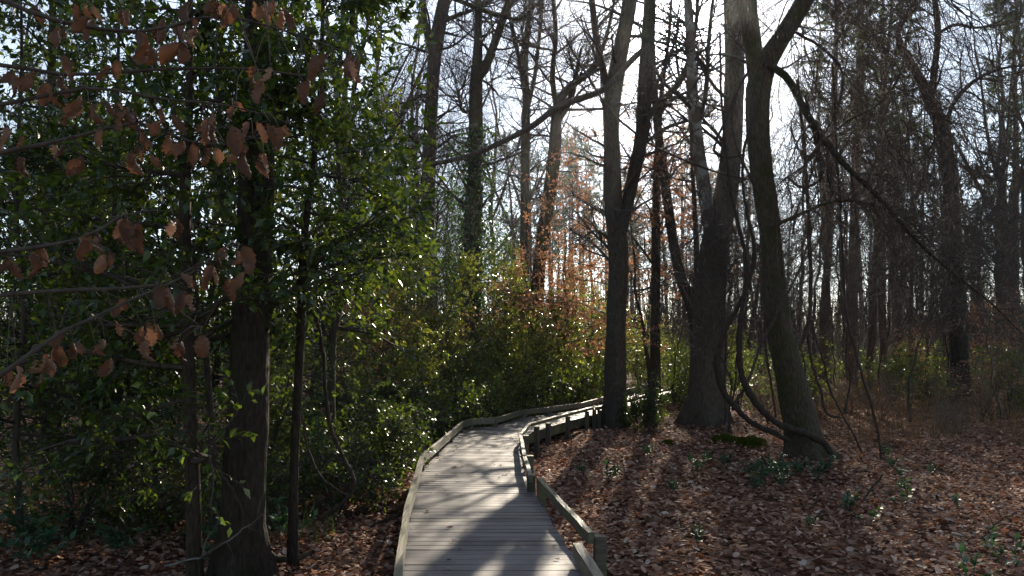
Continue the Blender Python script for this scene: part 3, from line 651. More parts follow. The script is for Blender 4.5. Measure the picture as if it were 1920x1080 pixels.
holly('holly_tree', 'slim holly trunk left of the thick trunk, glossy leaves all around', [stem([(366, 1088, 32), (362, 950, 28), (358, 800, 26), (352, 650, 25), (348, 500, 23), (346, 400, 22), (352, 280, 17), (355, 180, 14), (356, 80, 10), (357, -120, 5)], 6.3)], 42, (.6, 1.9), 6800, .2, trunk='brownbark')
st = [stem([(457, 1063, 130), (457, 1045, 106), (458, 1015, 90), (460, 960, 81), (463, 800, 74), (470, 600, 68), (478, 400, 62), (484, 200, 58), (490, 0, 56), (494, -200, 50), (500, -700, 44), (505, -1500, 18)], 6.5, 44)]
tree('thick_trunk_tree', 'thickest dark trunk at left, flaring at its foot', 'tree', st, branches(st, 30, 5, 4, (1., 3), (.5, 1.3), (.3, .7), .45), 'brownbark', S=22, rough=.05)
holly('holly_tree', 'thin smooth stem with a kink, right of the thick trunk', [stem([(549, 1017, 22), (550, 960, 18), (552, 850, 17), (560, 700, 16), (566, 560, 16), (570, 450, 15), (585, 330, 10), (598, 200, 9), (604, 60, 8), (610, -150, 4)], 6.8)], 38, (.6, 1.7), 7000, .42, trunk='brownbark')
holly('holly_tree', 'holly with a straight side-lit trunk near the left edge', [stem([(86, 907, 28), (88, 800, 24), (90, 600, 22), (93, 400, 20), (96, 200, 16), (100, -50, 12), (104, -300, 5)], 11)], 46, (.7, 2.2), 7000, .2)
holly('holly_tree', 'thin dark holly pole between the left-edge holly and the slim holly', [stem([(228, 963, 13), (222, 800, 11), (216, 600, 10), (215, 400, 9), (220, 200, 7), (225, -100, 4)], 9)], 42, (.5, 1.7), 6200, .18, trunk='darkbark')
holly('holly_tree', 'dark holly stem rising just behind the slim holly', [stem([(400, 1002, 16), (396, 800, 13), (388, 600, 12), (410, 480, 11), (416, 400, 10), (411, 280, 9), (415, 100, 8), (418, -150, 4)], 8)], 40, (.5, 1.7), 6000, .3, trunk='darkbark')
holly('holly_tree', 'crooked holly right of the thin smooth stem, top against the sky', [stem([(622, 880, 18), (621, 700, 15), (626, 620, 14), (642, 560, 12), (650, 500, 11), (640, 380, 9), (632, 240, 8), (640, 100, 6), (650, -80, 3)], 11.5)], 42, (.6, 1.9), 7500, .2)
holly('holly_tree', 'young holly overhanging the undergrowth at the dark left corner', [stem([(40, 1020, 14), (30, 800, 12), (45, 600, 10), (30, 380, 8), (40, 150, 6), (38, -100, 3)], 7.6)], 42, (.5, 1.5), 6000, .15, trunk='darkbark')
# taller hollies deeper in: two models, copied
def shrubP(name, H, spread, nst, nleaf, size, leafm='holly', label='x', group='x', n1=16, r=.02, twig='twig'):
    st = []
    for k in range(nst):
        a = rng.uniform(0, 6.28); s = np.linspace(0, 1, 10); h = H * rng.uniform(.7, 1)
        P = np.c_[np.cos(a) * spread * .45 * s ** 1.3, np.sin(a) * spread * .45 * s ** 1.3, h * s - .05] + np.c_[np.cumsum(rng.normal(size=(10, 2)) * H * .012, 0), np.zeros(10)]
        st.append(resample(P, r * (1.1 - s), 14))
    A = branches(st, n1, 5, 3, (spread * .25, spread * .7), (.15 * spread, .4 * spread), (.06, .25), .1, ang=(45, 95), up=.01, flat=.7, lsc=lambda t: 1.2 - .75 * t, rmin=.0025)
    def lf(g, lv): dress(g, lv, nleaf, size, 1, droop=.1, up=.9, width=1.05, varf=lambda n: rng.beta(1.5, 2.2, n))
    t = empty(name, (0, 0, 0), label, 'shrub', group)
    g = Geo(); tube_stems(g, st, 6, .03, flare=False); g.obj('stem', M['darkbark'], t)
    g = Geo(); add_lv(g, A); lf(g, A); g.obj('foliage', [M[twig], M[leafm]], t)
    return t
hol = [shrubP('holly', 6.5, 2.0, 2, 9000, (.055, .10), n1=34, r=.05), shrubP('holly', 5.0, 1.7, 3, 8000, (.055, .10), n1=22, r=.035), shrubP('holly', 3.4, 1.4, 4, 6500, (.05, .09), n1=14, r=.025),
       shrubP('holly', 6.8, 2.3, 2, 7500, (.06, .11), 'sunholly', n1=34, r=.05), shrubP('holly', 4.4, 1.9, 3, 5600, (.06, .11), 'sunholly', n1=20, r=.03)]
tall = shrubP('holly', 10.0, 2.2, 2, 11000, (.06, .11), n1=50, r=.07)
low = [shrubP('laurel_shrub', 1.3, 1.1, 6, 2600, (.05, .085), n1=9, r=.014), shrubP('laurel_shrub', .9, .9, 6, 1800, (.045, .08), n1=8, r=.012)]
brush = [shrubP('bare_shrub', 1.5, 1.2, 7, 160, (.04, .07), 'beech', n1=7, r=.012, twig='drytwig'), shrubP('bare_shrub', 1.0, 1.1, 7, 120, (.04, .07), 'beech', n1=6, r=.01, twig='drytwig')]
limes = [shrubP('lime_green_shrub', 1.5, 1.2, 6, 900, (.06, .12), 'lime', n1=9, r=.013), shrubP('lime_green_shrub', 2.3, 1.4, 5, 1000, (.06, .12), 'lime', n1=10, r=.016)]
for q in hol + [tall]: q['category'] = 'holly'
# left thicket, near to far
for x, y, k, sc in [(-4.6, 9.6, 2, 1.0), (-3.2, 9.4, 2, .8), (-6.4, 10.6, 1, 1), (-7.9, 13.6, 0, 1.1), (-9.4, 17.2, 0, 1.2), (-11.5, 21.5, 0, 1.2), (-5.4, 20.6, 3, 1.0), (-3.4, 19.6, 4, 1), (-14, 23, 0, 1.3), (-6.3, 8.3, 2, .9)]:
    put(hol[k], x, y, sc * rng.uniform(.92, 1.08), 'glossy holly in the thicket left of the boardwalk', 'hollies left of the boardwalk', tilt=.05)
for x, y, k in [(-2.2, 9.3, 1), (-2.0, 10.4, 0), (-2.6, 11.2, 0), (-2.1, 12.0, 1), (-2.9, 9.9, 0), (-3.4, 10.8, 0), (-2.0, 13.3, 0), (-2.9, 13.4, 0), (-1.9, 14.6, 1), (-1.7, 16.0, 0), (-2.5, 16.6, 0), (-1.3, 17.3, 0), (-3.9, 8.6, 1), (-4.7, 8.0, 0), (-3.1, 8.2, 1)]:
    put(low[k], x, y, rng.uniform(.8, 1.1), 'low glossy evergreen bush between the left rail and the thicket', 'bushes along the left rail', tilt=.05)
# thicket beyond the bend
BEND = ('sunlit evergreen holly in the thicket beyond the boardwalk bend', 'hollies beyond the bend')
def left_of_path(Yd, off):
    return float(np.interp(Yd, EL[:, 1], EL[:, 0])) - off
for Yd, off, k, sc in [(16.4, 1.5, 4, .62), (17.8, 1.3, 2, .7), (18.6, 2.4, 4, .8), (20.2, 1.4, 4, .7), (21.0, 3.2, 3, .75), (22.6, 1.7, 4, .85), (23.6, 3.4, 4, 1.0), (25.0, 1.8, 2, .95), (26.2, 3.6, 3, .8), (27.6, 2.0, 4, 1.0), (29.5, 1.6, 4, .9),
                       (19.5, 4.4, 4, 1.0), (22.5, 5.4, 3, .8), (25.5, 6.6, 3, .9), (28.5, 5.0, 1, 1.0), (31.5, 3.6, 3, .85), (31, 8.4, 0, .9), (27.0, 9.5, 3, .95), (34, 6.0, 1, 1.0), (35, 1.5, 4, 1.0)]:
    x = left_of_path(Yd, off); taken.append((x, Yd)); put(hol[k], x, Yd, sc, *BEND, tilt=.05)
for px, Yd, k, sc in [(1200, 31, 4, .75), (1240, 35, 4, .9), (1275, 30, 4, .7), (1305, 36, 3, .7), (1390, 31, 4, .7)]:
    put(hol[k], at_px(px, Yd), Yd, sc, 'airy sunlit holly between the two-stemmed tree and the leaning tree', 'hollies right of the path', tilt=.05)
for px, Yd, k in [(1390, 72, 2), (1350, 76, 0), (1440, 74, 0)]:
    put(pines[k], at_px(px, Yd), Yd, rng.uniform(.9, 1.1), 'straight pine behind the leaning tree, crown near the sun', 'pines behind the leaning tree')
for Yd, off, k, sc in [(16.0, .9, 0, .9), (17.2, .75, 1, .6), (18.4, .9, 0, 1), (19.4, .8, 1, .7), (20.8, .9, 0, 1.1), (22.0, .9, 1, .7), (23.4, 1.0, 0, 1.1), (24.6, .9, 1, .8), (26, 1, 0, 1.2), (17.0, 2.2, 1, .9), (19.2, 2.2, 1, .9), (21.6, 2.4, 1, 1.0)]:
    put(limes[k], left_of_path(Yd, off), Yd, sc, 'small sunlit leafy shrub on the far side of the bend', 'shrubs at the bend', tilt=.05)
for x, Yd, k in [(5.75, 26.2, 1), (6.3, 27.6, 0), (5.6, 25.0, 0), (6.9, 28.6, 1), (7.6, 29.4, 0)]:
    put(limes[k], x, Yd, 1.0, 'small sunlit leafy shrub on the far side of the bend', 'shrubs at the bend', tilt=.05)
for px, Yd, sc in [(725, 30, .85), (850, 30, .9), (915, 33, .95), (960, 34, .8)]:
    put(tall, at_px(px, Yd), Yd, sc, 'tall dark evergreen rising among the bare trunks', 'tall evergreens among the bare trees', tilt=.03)
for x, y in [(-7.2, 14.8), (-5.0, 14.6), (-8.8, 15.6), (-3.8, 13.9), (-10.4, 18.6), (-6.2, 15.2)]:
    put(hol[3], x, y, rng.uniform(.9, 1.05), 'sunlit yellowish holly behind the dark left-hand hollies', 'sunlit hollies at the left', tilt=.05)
n = 0
while n < 22:
    Yd = rng.uniform(18, 33); px = rng.uniform(860, 1330); x = at_px(px, Yd); cx = np.interp(Yd, mid[:, 1], mid[:, 0])
    if abs(x - cx) < 1.7: continue
    n += 1
    put((low + limes)[rng.integers(4)], x, Yd, rng.uniform(.8, 1.2), 'small sunlit leafy shrub on the far side of the bend', 'shrubs at the bend', tilt=.05)
# bushes at the edge of the right-hand wood
n = 0
while n < 34:
    Yd = rng.uniform(16, 31); px = rng.uniform(1400, 1980); x = at_px(px, Yd)
    if px < 1620 and Yd < 19: continue
    n += 1
    put(brush[rng.integers(2)], x, Yd, rng.uniform(.7, 1.25), 'leafless brown twiggy bush at the edge of the right-hand wood', 'bare bushes edging the wood', tilt=.06)
n = 0
while n < 36:
    Yd = rng.uniform(18, 38); px = rng.uniform(1380, 1960); x = at_px(px, Yd)
    if px < 1600 and Yd < 21: continue
    if not free(x, Yd, .6): continue
    n += 1
    put(limes[rng.integers(2)], x, Yd, rng.uniform(.7, 1.1), 'yellow-green shrub at the edge of the wood on the right', 'shrubs edging the right-hand wood', tilt=.06)

# ------------------------------------------------------------------ beeches keeping their dry leaves
def beech(H, n1, nleaf, l1, size=(.05, .085), r0=.05):
    K = 16; z = np.linspace(-.1, H, K); wx = np.cumsum(rng.normal(size=(K, 2)) * .05, 0)
    st = [resample(np.c_[wx - wx[0], z], r0 * (1.05 - np.linspace(0, 1, K)), 20)]
    A = branches(st, n1, 7, 5, l1, (.4, 1.1), (.15, .5), .18, ang=(70, 95), up=.0, flat=.16, lsc=lambda t: 1.25 - .9 * t, rmin=.0028)
    def lf(g, lv): dress(g, lv, nleaf, size, 1, droop=.5, up=.6, width=.9, varf=lambda n: rng.beta(2, 2, n))
    return tree('young_beech', 'x', 'tree', st, A, 'bark', base=(0, 0), group='x', leafset=lf, crown_mats=[M['twig'], M['beech']], S=8, flare=False)
be = [beech(6.6, 34, 7500, (1.4, 3.6), (.06, .105)), beech(4.2, 22, 4200, (.8, 2.2), (.055, .095), r0=.03), beech(2.6, 16, 2000, (.5, 1.4), (.05, .09), r0=.02)]
for px, Yd, k, sc, lab in [(1065, 23.8, 0, 1.0, 'young beech with copper leaves left of the tall two-stemmed tree'), (1222, 23.6, 0, 1.3, 'young beech with copper leaves between the two-stemmed tree and the massive forked trunk'), (1115, 40, 0, 1.0, 'copper-leaved beech well behind the two-stemmed tree')]:
    put(be[k], at_px(px, Yd), Yd, sc, lab, None, tilt=.03); free(at_px(px, Yd), Yd)
for px, Yd, k, sc in [(745, 18.6, 2, 1.1), (850, 20.5, 2, 1.0), (930, 25.5, 1, .9), (1015, 25.6, 1, 1.15), (640, 16, 2, 1)]:
    put(be[k], at_px(px, Yd), Yd, sc, 'small beech with dry copper leaves among the hollies', 'small beeches among the hollies', tilt=.03)
for px, Yd, k, sc in [(1900, 21, 2, 1.1), (1860, 24, 2, 1), (1700, 26, 2, .9)]:
    put(be[k], at_px(px, Yd), Yd, sc, 'small copper-leaved beech among the yellow-green shrubs', 'small beeches on the right', tilt=.03)

# the near beech: trunk out of frame, dry leaves hanging in front of the hollies
def near_beech():
    base = np.array([-2.75, 3.1, float(gz(-2.75, 3.1))])
    trunk = resample(np.array([[-2.75, 3.1, -.45], [-2.72, 3.12, 1.5], [-2.7, 3.1, 3.2], [-2.65, 3.15, 5.5], [-2.7, 3.2, 7.5]]), np.array([.07, .06, .05, .035, .01]), 20)
    def br(z, pts, r=.012):
        a = np.array([-2.71, 3.11, z]); P = np.array([a] + [W(px, py, Y) for px, py, Y in pts])
        return resample(P, np.linspace(r, .0022, len(P)), 18)
    B = [br(2.3, [(-60, 210, 2.9), (60, 185, 2.9), (170, 165, 3.0), (300, 185, 3.05), (440, 200, 3.1), (540, 230, 3.2)]),
         br(2.0, [(-60, 300, 2.8), (60, 275, 2.85), (150, 255, 2.9), (270, 230, 3.0), (340, 262, 3.0), (430, 272, 3.1), (520, 235, 3.2)]),
         br(2.9, [(-60, -20, 2.9), (110, 40, 2.9), (260, 60, 3.0), (420, 30, 3.0), (540, 60, 3.1), (680, 110, 3.2)]),
         br(3.1, [(-60, -90, 2.9), (140, -30, 2.8), (350, -10, 2.8), (500, 0, 2.9), (600, -30, 3)]),
         br(2.5, [(-60, 120, 3.1), (130, 140, 3.2), (300, 130, 3.3), (480, 130, 3.3), (590, 140, 3.4), (665, 100, 3.4)]),
         br(1.6, [(-60, 480, 2.8), (60, 465, 2.8), (160, 445, 2.9), (240, 400, 3.0), (320, 395, 3.1)]),
         br(1.2, [(-40, 560, 2.9), (110, 545, 3.0), (230, 540, 3.0), (340, 525, 3.1), (400, 480, 3.2), (450, 460, 3.2)]),
         br(.95, [(-60, 720, 2.6), (30, 690, 2.6), (80, 640, 2.65), (140, 612, 2.7), (220, 575, 2.8), (300, 540, 2.9), (350, 600, 3.0), (380, 615, 3.0)])]
    t = empty('beech_tree', base, 'beech reaching in from the left, big curled brown leaves hanging from its branches', 'tree')
    g = Geo(); g.add(*tubes(trunk[0][None], trunk[1][None], 12)); g.obj('trunk', M['bark'], t, base)
    g = Geo()
    for P, R in B: g.add(*tubes(P[None], R[None], 6))
    spots = [(150, 5), (180, 0), (163, 30), (112, 50), (265, 60), (272, 82), (350, 0), (365, 28), (400, 0), (425, 12), (438, 8), (350, 45), (335, 75), (60, 135), (105, 145), (85, 155), (118, 160), (155, 180), (165, 195), (190, 190), (228, 190), (232, 208), (300, 208), (283, 235), (325, 245), (270, 245), (352, 268), (372, 268), (390, 266), (418, 280), (445, 190), (440, 232), (385, 215), (400, 218), (497, 120), (493, 150), (475, 230), (505, 230), (525, 236), (455, 278), (495, 280), (583, 142), (612, 165), (665, 102), (660, 118), (508, 0), (525, 10), (480, 5), (240, 278), (185, 250), (108, 268), (28, 250), (268, 285), (232, 405), (255, 420), (228, 430), (315, 400), (160, 440), (184, 440), (205, 470), (80, 460), (20, 482), (430, 465), (455, 465), (402, 492), (440, 512), (345, 508), (300, 535), (318, 540), (345, 545), (265, 600), (290, 605), (278, 630), (122, 615), (145, 642), (172, 650), (195, 636), (213, 590), (240, 558), (95, 665), (72, 680), (8, 690), (30, 690), (345, 630), (376, 625), (213, 665), (110, 640), (60, 470), (130, 95), (210, 120), (245, 200), (560, 150), (600, 100), (20, 130), (40, 300), (150, 300), (330, 200), (300, 30), (230, 15), (55, 10)]
    allp = np.concatenate([P for P, R in B])
    nu, nvv = 13, 8
    s = np.linspace(0, 1, nu)[:, None]; w = np.linspace(-1, 1, nvv)[None]
    for (px, py) in spots:
        for rep in range(1 + (rng.random() < .75)):
            Y = rng.uniform(2.7, 3.25); top = W(px + rng.normal() * 7, py + rng.normal() * 5, Y)
            k = np.argmin(((allp - top) ** 2 * np.array([1, 1, 1])).sum(-1) + np.where(allp[:, 2] < top[2] - .02, .05, 0)); a = allp[k]
            if np.linalg.norm(a - top) > .22: top = a + (top - a) * .22 / np.linalg.norm(a - top) if np.linalg.norm(a - top) > .5 else top
            m = (a + top) / 2 + np.array([0, 0, .02]) + rng.normal(size=3) * .008
            tw, twr = resample(np.stack([a, m, top]), np.array([.0028, .0022, .0016]), 6); g.add(*tubes(tw[None], twr[None], 4))
            Ln = rng.uniform(.065, .125); wd_ = Ln * rng.uniform(.22, .36)
            a_ = rng.uniform(0, 6); outl = np.sin(np.pi * np.clip(s * .93 + .05, 0, 1)) ** .75
            curl = rng.uniform(-.8, 1.8); fold = rng.uniform(.2, 1.9); tw_ = rng.normal() * .7
            th = curl * s ** 1.4
            cx = np.cumsum(np.sin(th), 0) / nu * Ln; cz = -np.cumsum(np.cos(th), 0) / nu * Ln
            half = outl * wd_ * w; ang = fold * np.abs(w) + 0 * s
            lx = half * np.cos(ang * .8); ly = np.abs(half) * np.sin(ang) + .006 * np.sin(s * 30 + np.abs(w) * 4) * (.3 + np.abs(w)) + .006 * np.sin(s * 7 + w * 2 + a_)
            ph = tw_ * s
            X_ = lx * np.cos(ph) - ly * np.sin(ph); Y_ = lx * np.sin(ph) + ly * np.cos(ph) + cx
            a0 = rng.uniform(0, 6.28); ca, sa = math.cos(a0), math.sin(a0); tl = rng.normal() * .3
            Z_ = cz + 0 * w; X2 = X_ * math.cos(tl) - Z_ * math.sin(tl); Z2 = X_ * math.sin(tl) + Z_ * math.cos(tl)
            V = np.stack([top[0] + X2 * ca - Y_ * sa, top[1] + X2 * sa + Y_ * ca, top[2] + Z2], -1).reshape(-1, 3)
            ii = np.arange(nu * nvv).reshape(nu, nvv)
            g.add(V, np.stack([ii[:-1, :-1], ii[:-1, 1:], ii[1:, 1:], ii[1:, :-1]], -1).reshape(-1, 4), np.clip(rng.normal(.4, .25), 0, 1), 1)
    g.obj('crown', [M['twig'], M['dryleaf']], t, base)
near_beech()

# ------------------------------------------------------------------ vines
def vine(label, runs, Y, group=None, r=None, lean=0.0, wob=.012, ty=0.0):
    g = Geo(); P0 = None
    for pts in runs:
        P, R = stem(pts, Y, max(18, len(pts) * 7), ground=False, lean=lean, dy=ty)
        P = P + np.cumsum(rng.normal(size=P.shape) * wob * .35, 0) * .5 + rng.normal(size=P.shape) * wob * .25
        g.add(*tubes(P[None], R[None], 8, None, .06)); P0 = P if P0 is None else P0
    b = P0[np.argmin(P0[:, 2])]
    return tag(g.obj('vine', M['vine'], None, b), label, 'vine', group)
vine('thick vine hanging left of the leaning trunk and curving to its foot', [[(1412, 500, 9), (1398, 545, 9), (1370, 600, 9), (1352, 640, 9), (1347, 665, 11), (1352, 710, 11), (1364, 745, 11), (1390, 775, 10), (1425, 800, 10), (1455, 812, 10), (1480, 826, 9)], [(1440, 100, 5), (1420, 200, 5), (1392, 300, 5), (1400, 400, 6), (1415, 470, 7), (1412, 500, 9)]], 12.4)
vine('thickest looping vine that crosses in front of the leaning trunk', [[(1396, 470, 7), (1400, 520, 8), (1390, 600, 10), (1388, 660, 11), (1392, 700, 12), (1402, 728, 12), (1425, 765, 12), (1455, 792, 12), (1490, 808, 13), (1525, 820, 13), (1550, 835, 13), (1566, 862, 12)], [(1396, 470, 7), (1378, 400, 6), (1360, 300, 5), (1350, 200, 4), (1345, 60, 4)]], 12.3)
vine('slender vine making a U-shaped loop beside the leaning trunk', [[(1338, 678, 6), (1348, 715, 6), (1362, 745, 6), (1376, 754, 6), (1390, 738, 6), (1404, 710, 6), (1418, 672, 6), (1432, 635, 5), (1448, 605, 5), (1470, 560, 5), (1500, 500, 4), (1525, 420, 4)]], 12.5)
vine('straight hanging vine just right of the leaning trunk', [[(1495, 150, 6), (1505, 250, 7), (1512, 350, 7), (1518, 450, 8), (1520, 540, 8), (1514, 620, 8), (1500, 655, 5)], [(1514, 615, 6), (1522, 680, 6), (1538, 735, 5), (1556, 782, 5), (1572, 784, 4)]], 13.6)
vine('thin vine falling diagonally to the leaves right of the leaning trunk', [[(1520, 600, 4), (1535, 650, 4), (1548, 690, 4), (1553, 720, 4), (1575, 770, 4), (1600, 815, 4), (1616, 848, 4)]], 13.2)
vine('long bowed vine standing alone right of the leaning trunk', [[(1560, 120, 4), (1568, 280, 4), (1576, 420, 4.5), (1580, 500, 5), (1585, 590, 5), (1602, 660, 5), (1622, 730, 5), (1640, 790, 5), (1651, 862, 5)]], 12.6)
vine('thin drooping vine beneath the loop of vines', [[(1434, 560, 4), (1434, 620, 4), (1438, 670, 4), (1446, 720, 4), (1455, 780, 4)]], 15)
vine('vine hooked sideways between the massive trunk and leaning trunk', [[(1405, 130, 5), (1385, 165, 5), (1362, 220, 5), (1345, 260, 5), (1340, 280, 5), (1352, 290, 5), (1380, 292, 5), (1395, 288, 4)], [(1385, 165, 4), (1372, 225, 4), (1390, 300, 4), (1405, 330, 5), (1420, 365, 5)]], 12.8)
vine('vine curving from the fork of the leaning tree out to the right', [[(1490, 60, 5), (1540, 90, 5), (1575, 130, 5), (1570, 200, 5), (1545, 250, 4), (1520, 330, 4), (1495, 390, 4), (1485, 440, 4)]], 12.6)
vine('twisted vine draped along the drooping limb', [[(1510, 180, 5), (1528, 260, 6), (1535, 340, 5), (1500, 350, 5), (1478, 330, 4)], [(1545, 262, 5), (1600, 220, 5), (1640, 200, 4), (1680, 150, 4), (1700, 60, 4)]], 12.7)
vine('long thin vine slung from the two-stemmed tree across the massive trunk', [[(1060, 70, 4), (1100, 140, 4), (1150, 215, 4), (1210, 265, 4), (1290, 305, 4), (1370, 332, 4), (1440, 345, 4)]], 17.5)
vine('bare stem arching up from the shaded left undergrowth, right of the thin smooth stem', [[(568, 450, 6), (572, 540, 6), (590, 600, 7), (603, 660, 7), (608, 730, 7), (617, 800, 8), (640, 860, 8), (660, 905, 8), (648, 935, 8), (620, 958, 8), (596, 975, 8)]], 7.7)
vine('thin curved stem just left of the arching stem', [[(555, 690, 4), (565, 780, 5), (580, 850, 5), (610, 905, 5), (650, 930, 4)]], 8.2)
# a hanging tangle of thin vines right of the leaning tree
g = Geo(); n = 210
top = np.stack([W(*q) for q in zip(rng.uniform(1480, 1760, n), rng.uniform(-120, 260, n), rng.uniform(11.5, 16, n))])
K = 12; P = np.empty((n, K, 3)); P[:, 0] = top; d = nrm(np.stack([rng.normal(.25, .5, n), rng.normal(0, .4, n), rng.normal(-.6, .3, n)], -1)); Lg = rng.uniform(.8, 3.6, n)
for k in range(1, K):
    d = nrm(d + rng.normal(size=(n, 3)) * .22 + np.array([.05, 0, -.10])); P[:, k] = P[:, k - 1] + d * (Lg / K)[:, None]
R = np.repeat(rng.uniform(.005, .014, n)[:, None], K, 1) * np.linspace(1, .4, K)
g.add(*tubes(P, R, 5))
B, BR = grow(P, R, 12, .1, 1, (.2, 1.0), (20, 80), 6, -.05, .2, .6, .0035); g.add(*tubes(B, BR, 3))
C, CR = grow(B, BR, 3, .1, 1, (.1, .4), (20, 80), 4, -.05, .2, .6, .003); g.add(*tubes(C, CR, 3))
tag(g.obj('vine_tangle', M['vine'], None, P[0, -1]), 'dense dark curtain of tangled thin vines hanging right of the leaning tree', 'vines')

# ------------------------------------------------------------------ sticks, moss, plants on the floor
def stick(label, pts, Y, lean=0.0, mat='darkbark', tw=0, name='fallen_branch'):
    P, R = stem(pts, Y, 18, ground=False, lean=lean); P += rng.normal(size=P.shape) * .006
    g = Geo(); g.add(*tubes(P[None], R[None], 7, None, .05))
    if tw:
        A, AR = grow(P[None], R[None], tw, .2, .95, (.15, .5), (30, 70), 6, .02, .15, .5, .002); g.add(*tubes(A, AR, 4))
    return tag(g.obj(name, M[mat], None, P[np.argmin(P[:, 2])]), label, 'branch')
stick('dark pole leaning in the left undergrowth under the hanging brown leaves', [(15, 725, 7), (50, 800, 7), (95, 880, 8), (135, 950, 8)], 9.2)
stick('mossy dead branch on the leaves at the foot of the thick trunk', [(492, 1000, 14), (510, 1045, 14), (540, 1050, 11), (590, 1035, 9)], 6.8, tw=4, mat='mossbark')
stick('pale bare twig curving up in front of the thick trunk', [(310, 1062, 4), (380, 1042, 4.5), (420, 1020, 4), (460, 990, 3), (500, 960, 2)], 6.2, mat='sycamore', tw=5)
stick('leaning dead sapling crossing behind the thick trunk', [(390, 830, 8), (410, 880, 8), (435, 915, 7), (455, 965, 6)], 6.3)
stick('thin bare stick propped diagonally on the right-hand leaves', [(1654, 890, 4), (1635, 915, 4), (1610, 950, 4), (1596, 975, 3)], 9.6)
stick('dry arching twig at the far right leaves', [(1840, 1010, 3), (1870, 980, 3), (1905, 960, 3)], 7.0, tw=3)
stick('fallen grey stick by the left rail', [(690, 990, 6), (720, 975, 6), (752, 962, 5)], 8.4, mat='bark', tw=3)
def moss_clump(px, Yd, r, label):
    x = at_px(px, Yd); z = float(gz(x, Yd)); g = Geo(); n = 6000
    a = rng.uniform(0, 6.28, n); u = rng.random(n) ** .5; lump = 1 + .25 * np.sin(a * 3 + 1) + .15 * np.sin(a * 5)
    X_, Y_ = np.cos(a) * u * r * lump, np.sin(a) * u * r * lump * .8
    hz = r * .75 * np.sqrt(np.clip(1 - u ** 2, 0, 1)) * (1 + .2 * np.sin(X_ * 30) * np.sin(Y_ * 26))
    nn = nrm(np.stack([X_ / r, Y_ / r, np.full(n, .7)], -1) + rng.normal(size=(n, 3)) * .35)
    leaves(g, np.stack([x + X_, Yd + Y_, z + hz - .01], -1), nn, rng.normal(size=(n, 3)), rng.uniform(.012, .035, n), OVAL, None, 0, .8)
    ga, gu = np.meshgrid(np.linspace(0, 2 * np.pi, 25)[:-1], np.linspace(0, 1, 9)); lm = 1 + .25 * np.sin(ga * 3 + 1) + .15 * np.sin(ga * 5)
    V = np.stack([x + np.cos(ga) * gu * r * lm, Yd + np.sin(ga) * gu * r * lm * .8, z - .03 + r * .72 * np.sqrt(1 - gu ** 2)], -1).reshape(-1, 3)
    ii = np.arange(9 * 24).reshape(9, 24); g.add(V, np.stack([ii[:-1], np.roll(ii[:-1], -1, 1), np.roll(ii[1:], -1, 1), ii[1:]], -1).reshape(-1, 4), .3)
    tag(g.obj('moss_clump', M['moss'], None, (x, Yd, z)), label, 'moss')
moss_clump(1358, 14.6, .24, 'rounded green moss cushion left of the leaning trunk')
moss_clump(1408, 14.0, .24, 'yellowish moss hump beside the looping vines')
moss_clump(1252, 14.8, .13, 'small flat moss patch nearest the boardwalk')
def seed(H, n, size, m, cat='seedling', name='seedling'):
    t = empty(name, (0, 0, 0), 'x', cat, 'x'); ns = max(3, n // 14); g = Geo(); s = np.linspace(0, 1, 7); P = []
    for k in range(ns):
        a = rng.uniform(0, 6.28); rr = rng.uniform(.2, .8) * H; P.append(np.c_[np.cos(a) * rr * s, np.sin(a) * rr * s, H * rng.uniform(.6, 1) * s ** .8 - .03])
    P = np.stack(P); g.add(*tubes(P, np.full(P.shape[:2], .003), 4)); g.obj('stem', M['twig'], t)
    g = Geo(); pos, tan = leaf_on(P, n, .3, 1); leaves(g, pos, tan * .5 + rng.normal(size=(n, 3)) * np.array([.7, .7, .2]), rng.normal(size=(n, 3)) * .25 + np.array([0, 0, 1]), rng.uniform(*size, n), OVAL, None, 0, 1.0)
    g.obj('foliage', M[m], t); return t
sd1 = seed(.34, 110, (.05, .09), 'teal'); sd2 = seed(.22, 60, (.045, .08), 'teal'); sd3 = seed(.36, 40, (.06, .12), 'teal', 'plant', 'broad_leaf_plant')
for px, Yd in [(1330, 12.1), (1362, 11.6), (1398, 11.2), (1420, 10.8), (1448, 11.0), (1476, 11.3), (1500, 11.7), (1440, 11.9), (1530, 11.4), (1465, 10.3), (1410, 10.2), (1310, 11.3)]:
    put((sd1, sd2)[rng.integers(2)], at_px(px, Yd), Yd, rng.uniform(.9, 1.3), 'blue-green seedling in the patch before the leaning trunk', 'seedlings before the leaning trunk', tilt=.06)
for px, Yd in [(1690, 11.2), (1702, 10.2), (1672, 12.6), (1660, 13.4), (1588, 9.3), (1800, 9.2), (1260, 9.6), (1095, 11), (1140, 10.4), (1310, 7.4), (1520, 8.2), (1220, 12.6), (1745, 12.2)]:
    put(sd2, at_px(px, Yd), Yd, rng.uniform(.8, 1.3), 'lone blue-green seedling poking through the leaf litter', 'seedlings scattered on the leaf litter', tilt=.06)
for px, Yd in [(1880, 6.5), (1905, 6.9), (1845, 7.4), (1820, 6.0), (1690, 9.4), (1630, 8.6)]:
    put(sd3, at_px(px, Yd), Yd, rng.uniform(.7, 1.0), 'broad-leaved green plant on the leaf litter at the right', 'broad-leaved plants on the right', tilt=.06)
for x, y in [(-2.7, 6.9), (-3.7, 7.1), (-4.2, 6.6), (-2.3, 7.6), (-3.0, 7.5), (-4.6, 7.2), (-5.1, 7.0)]:
    put(sd1, x, y, rng.uniform(1, 1.6), 'shaded green seedling under the left-hand hollies', 'seedlings under the hollies', tilt=.06)
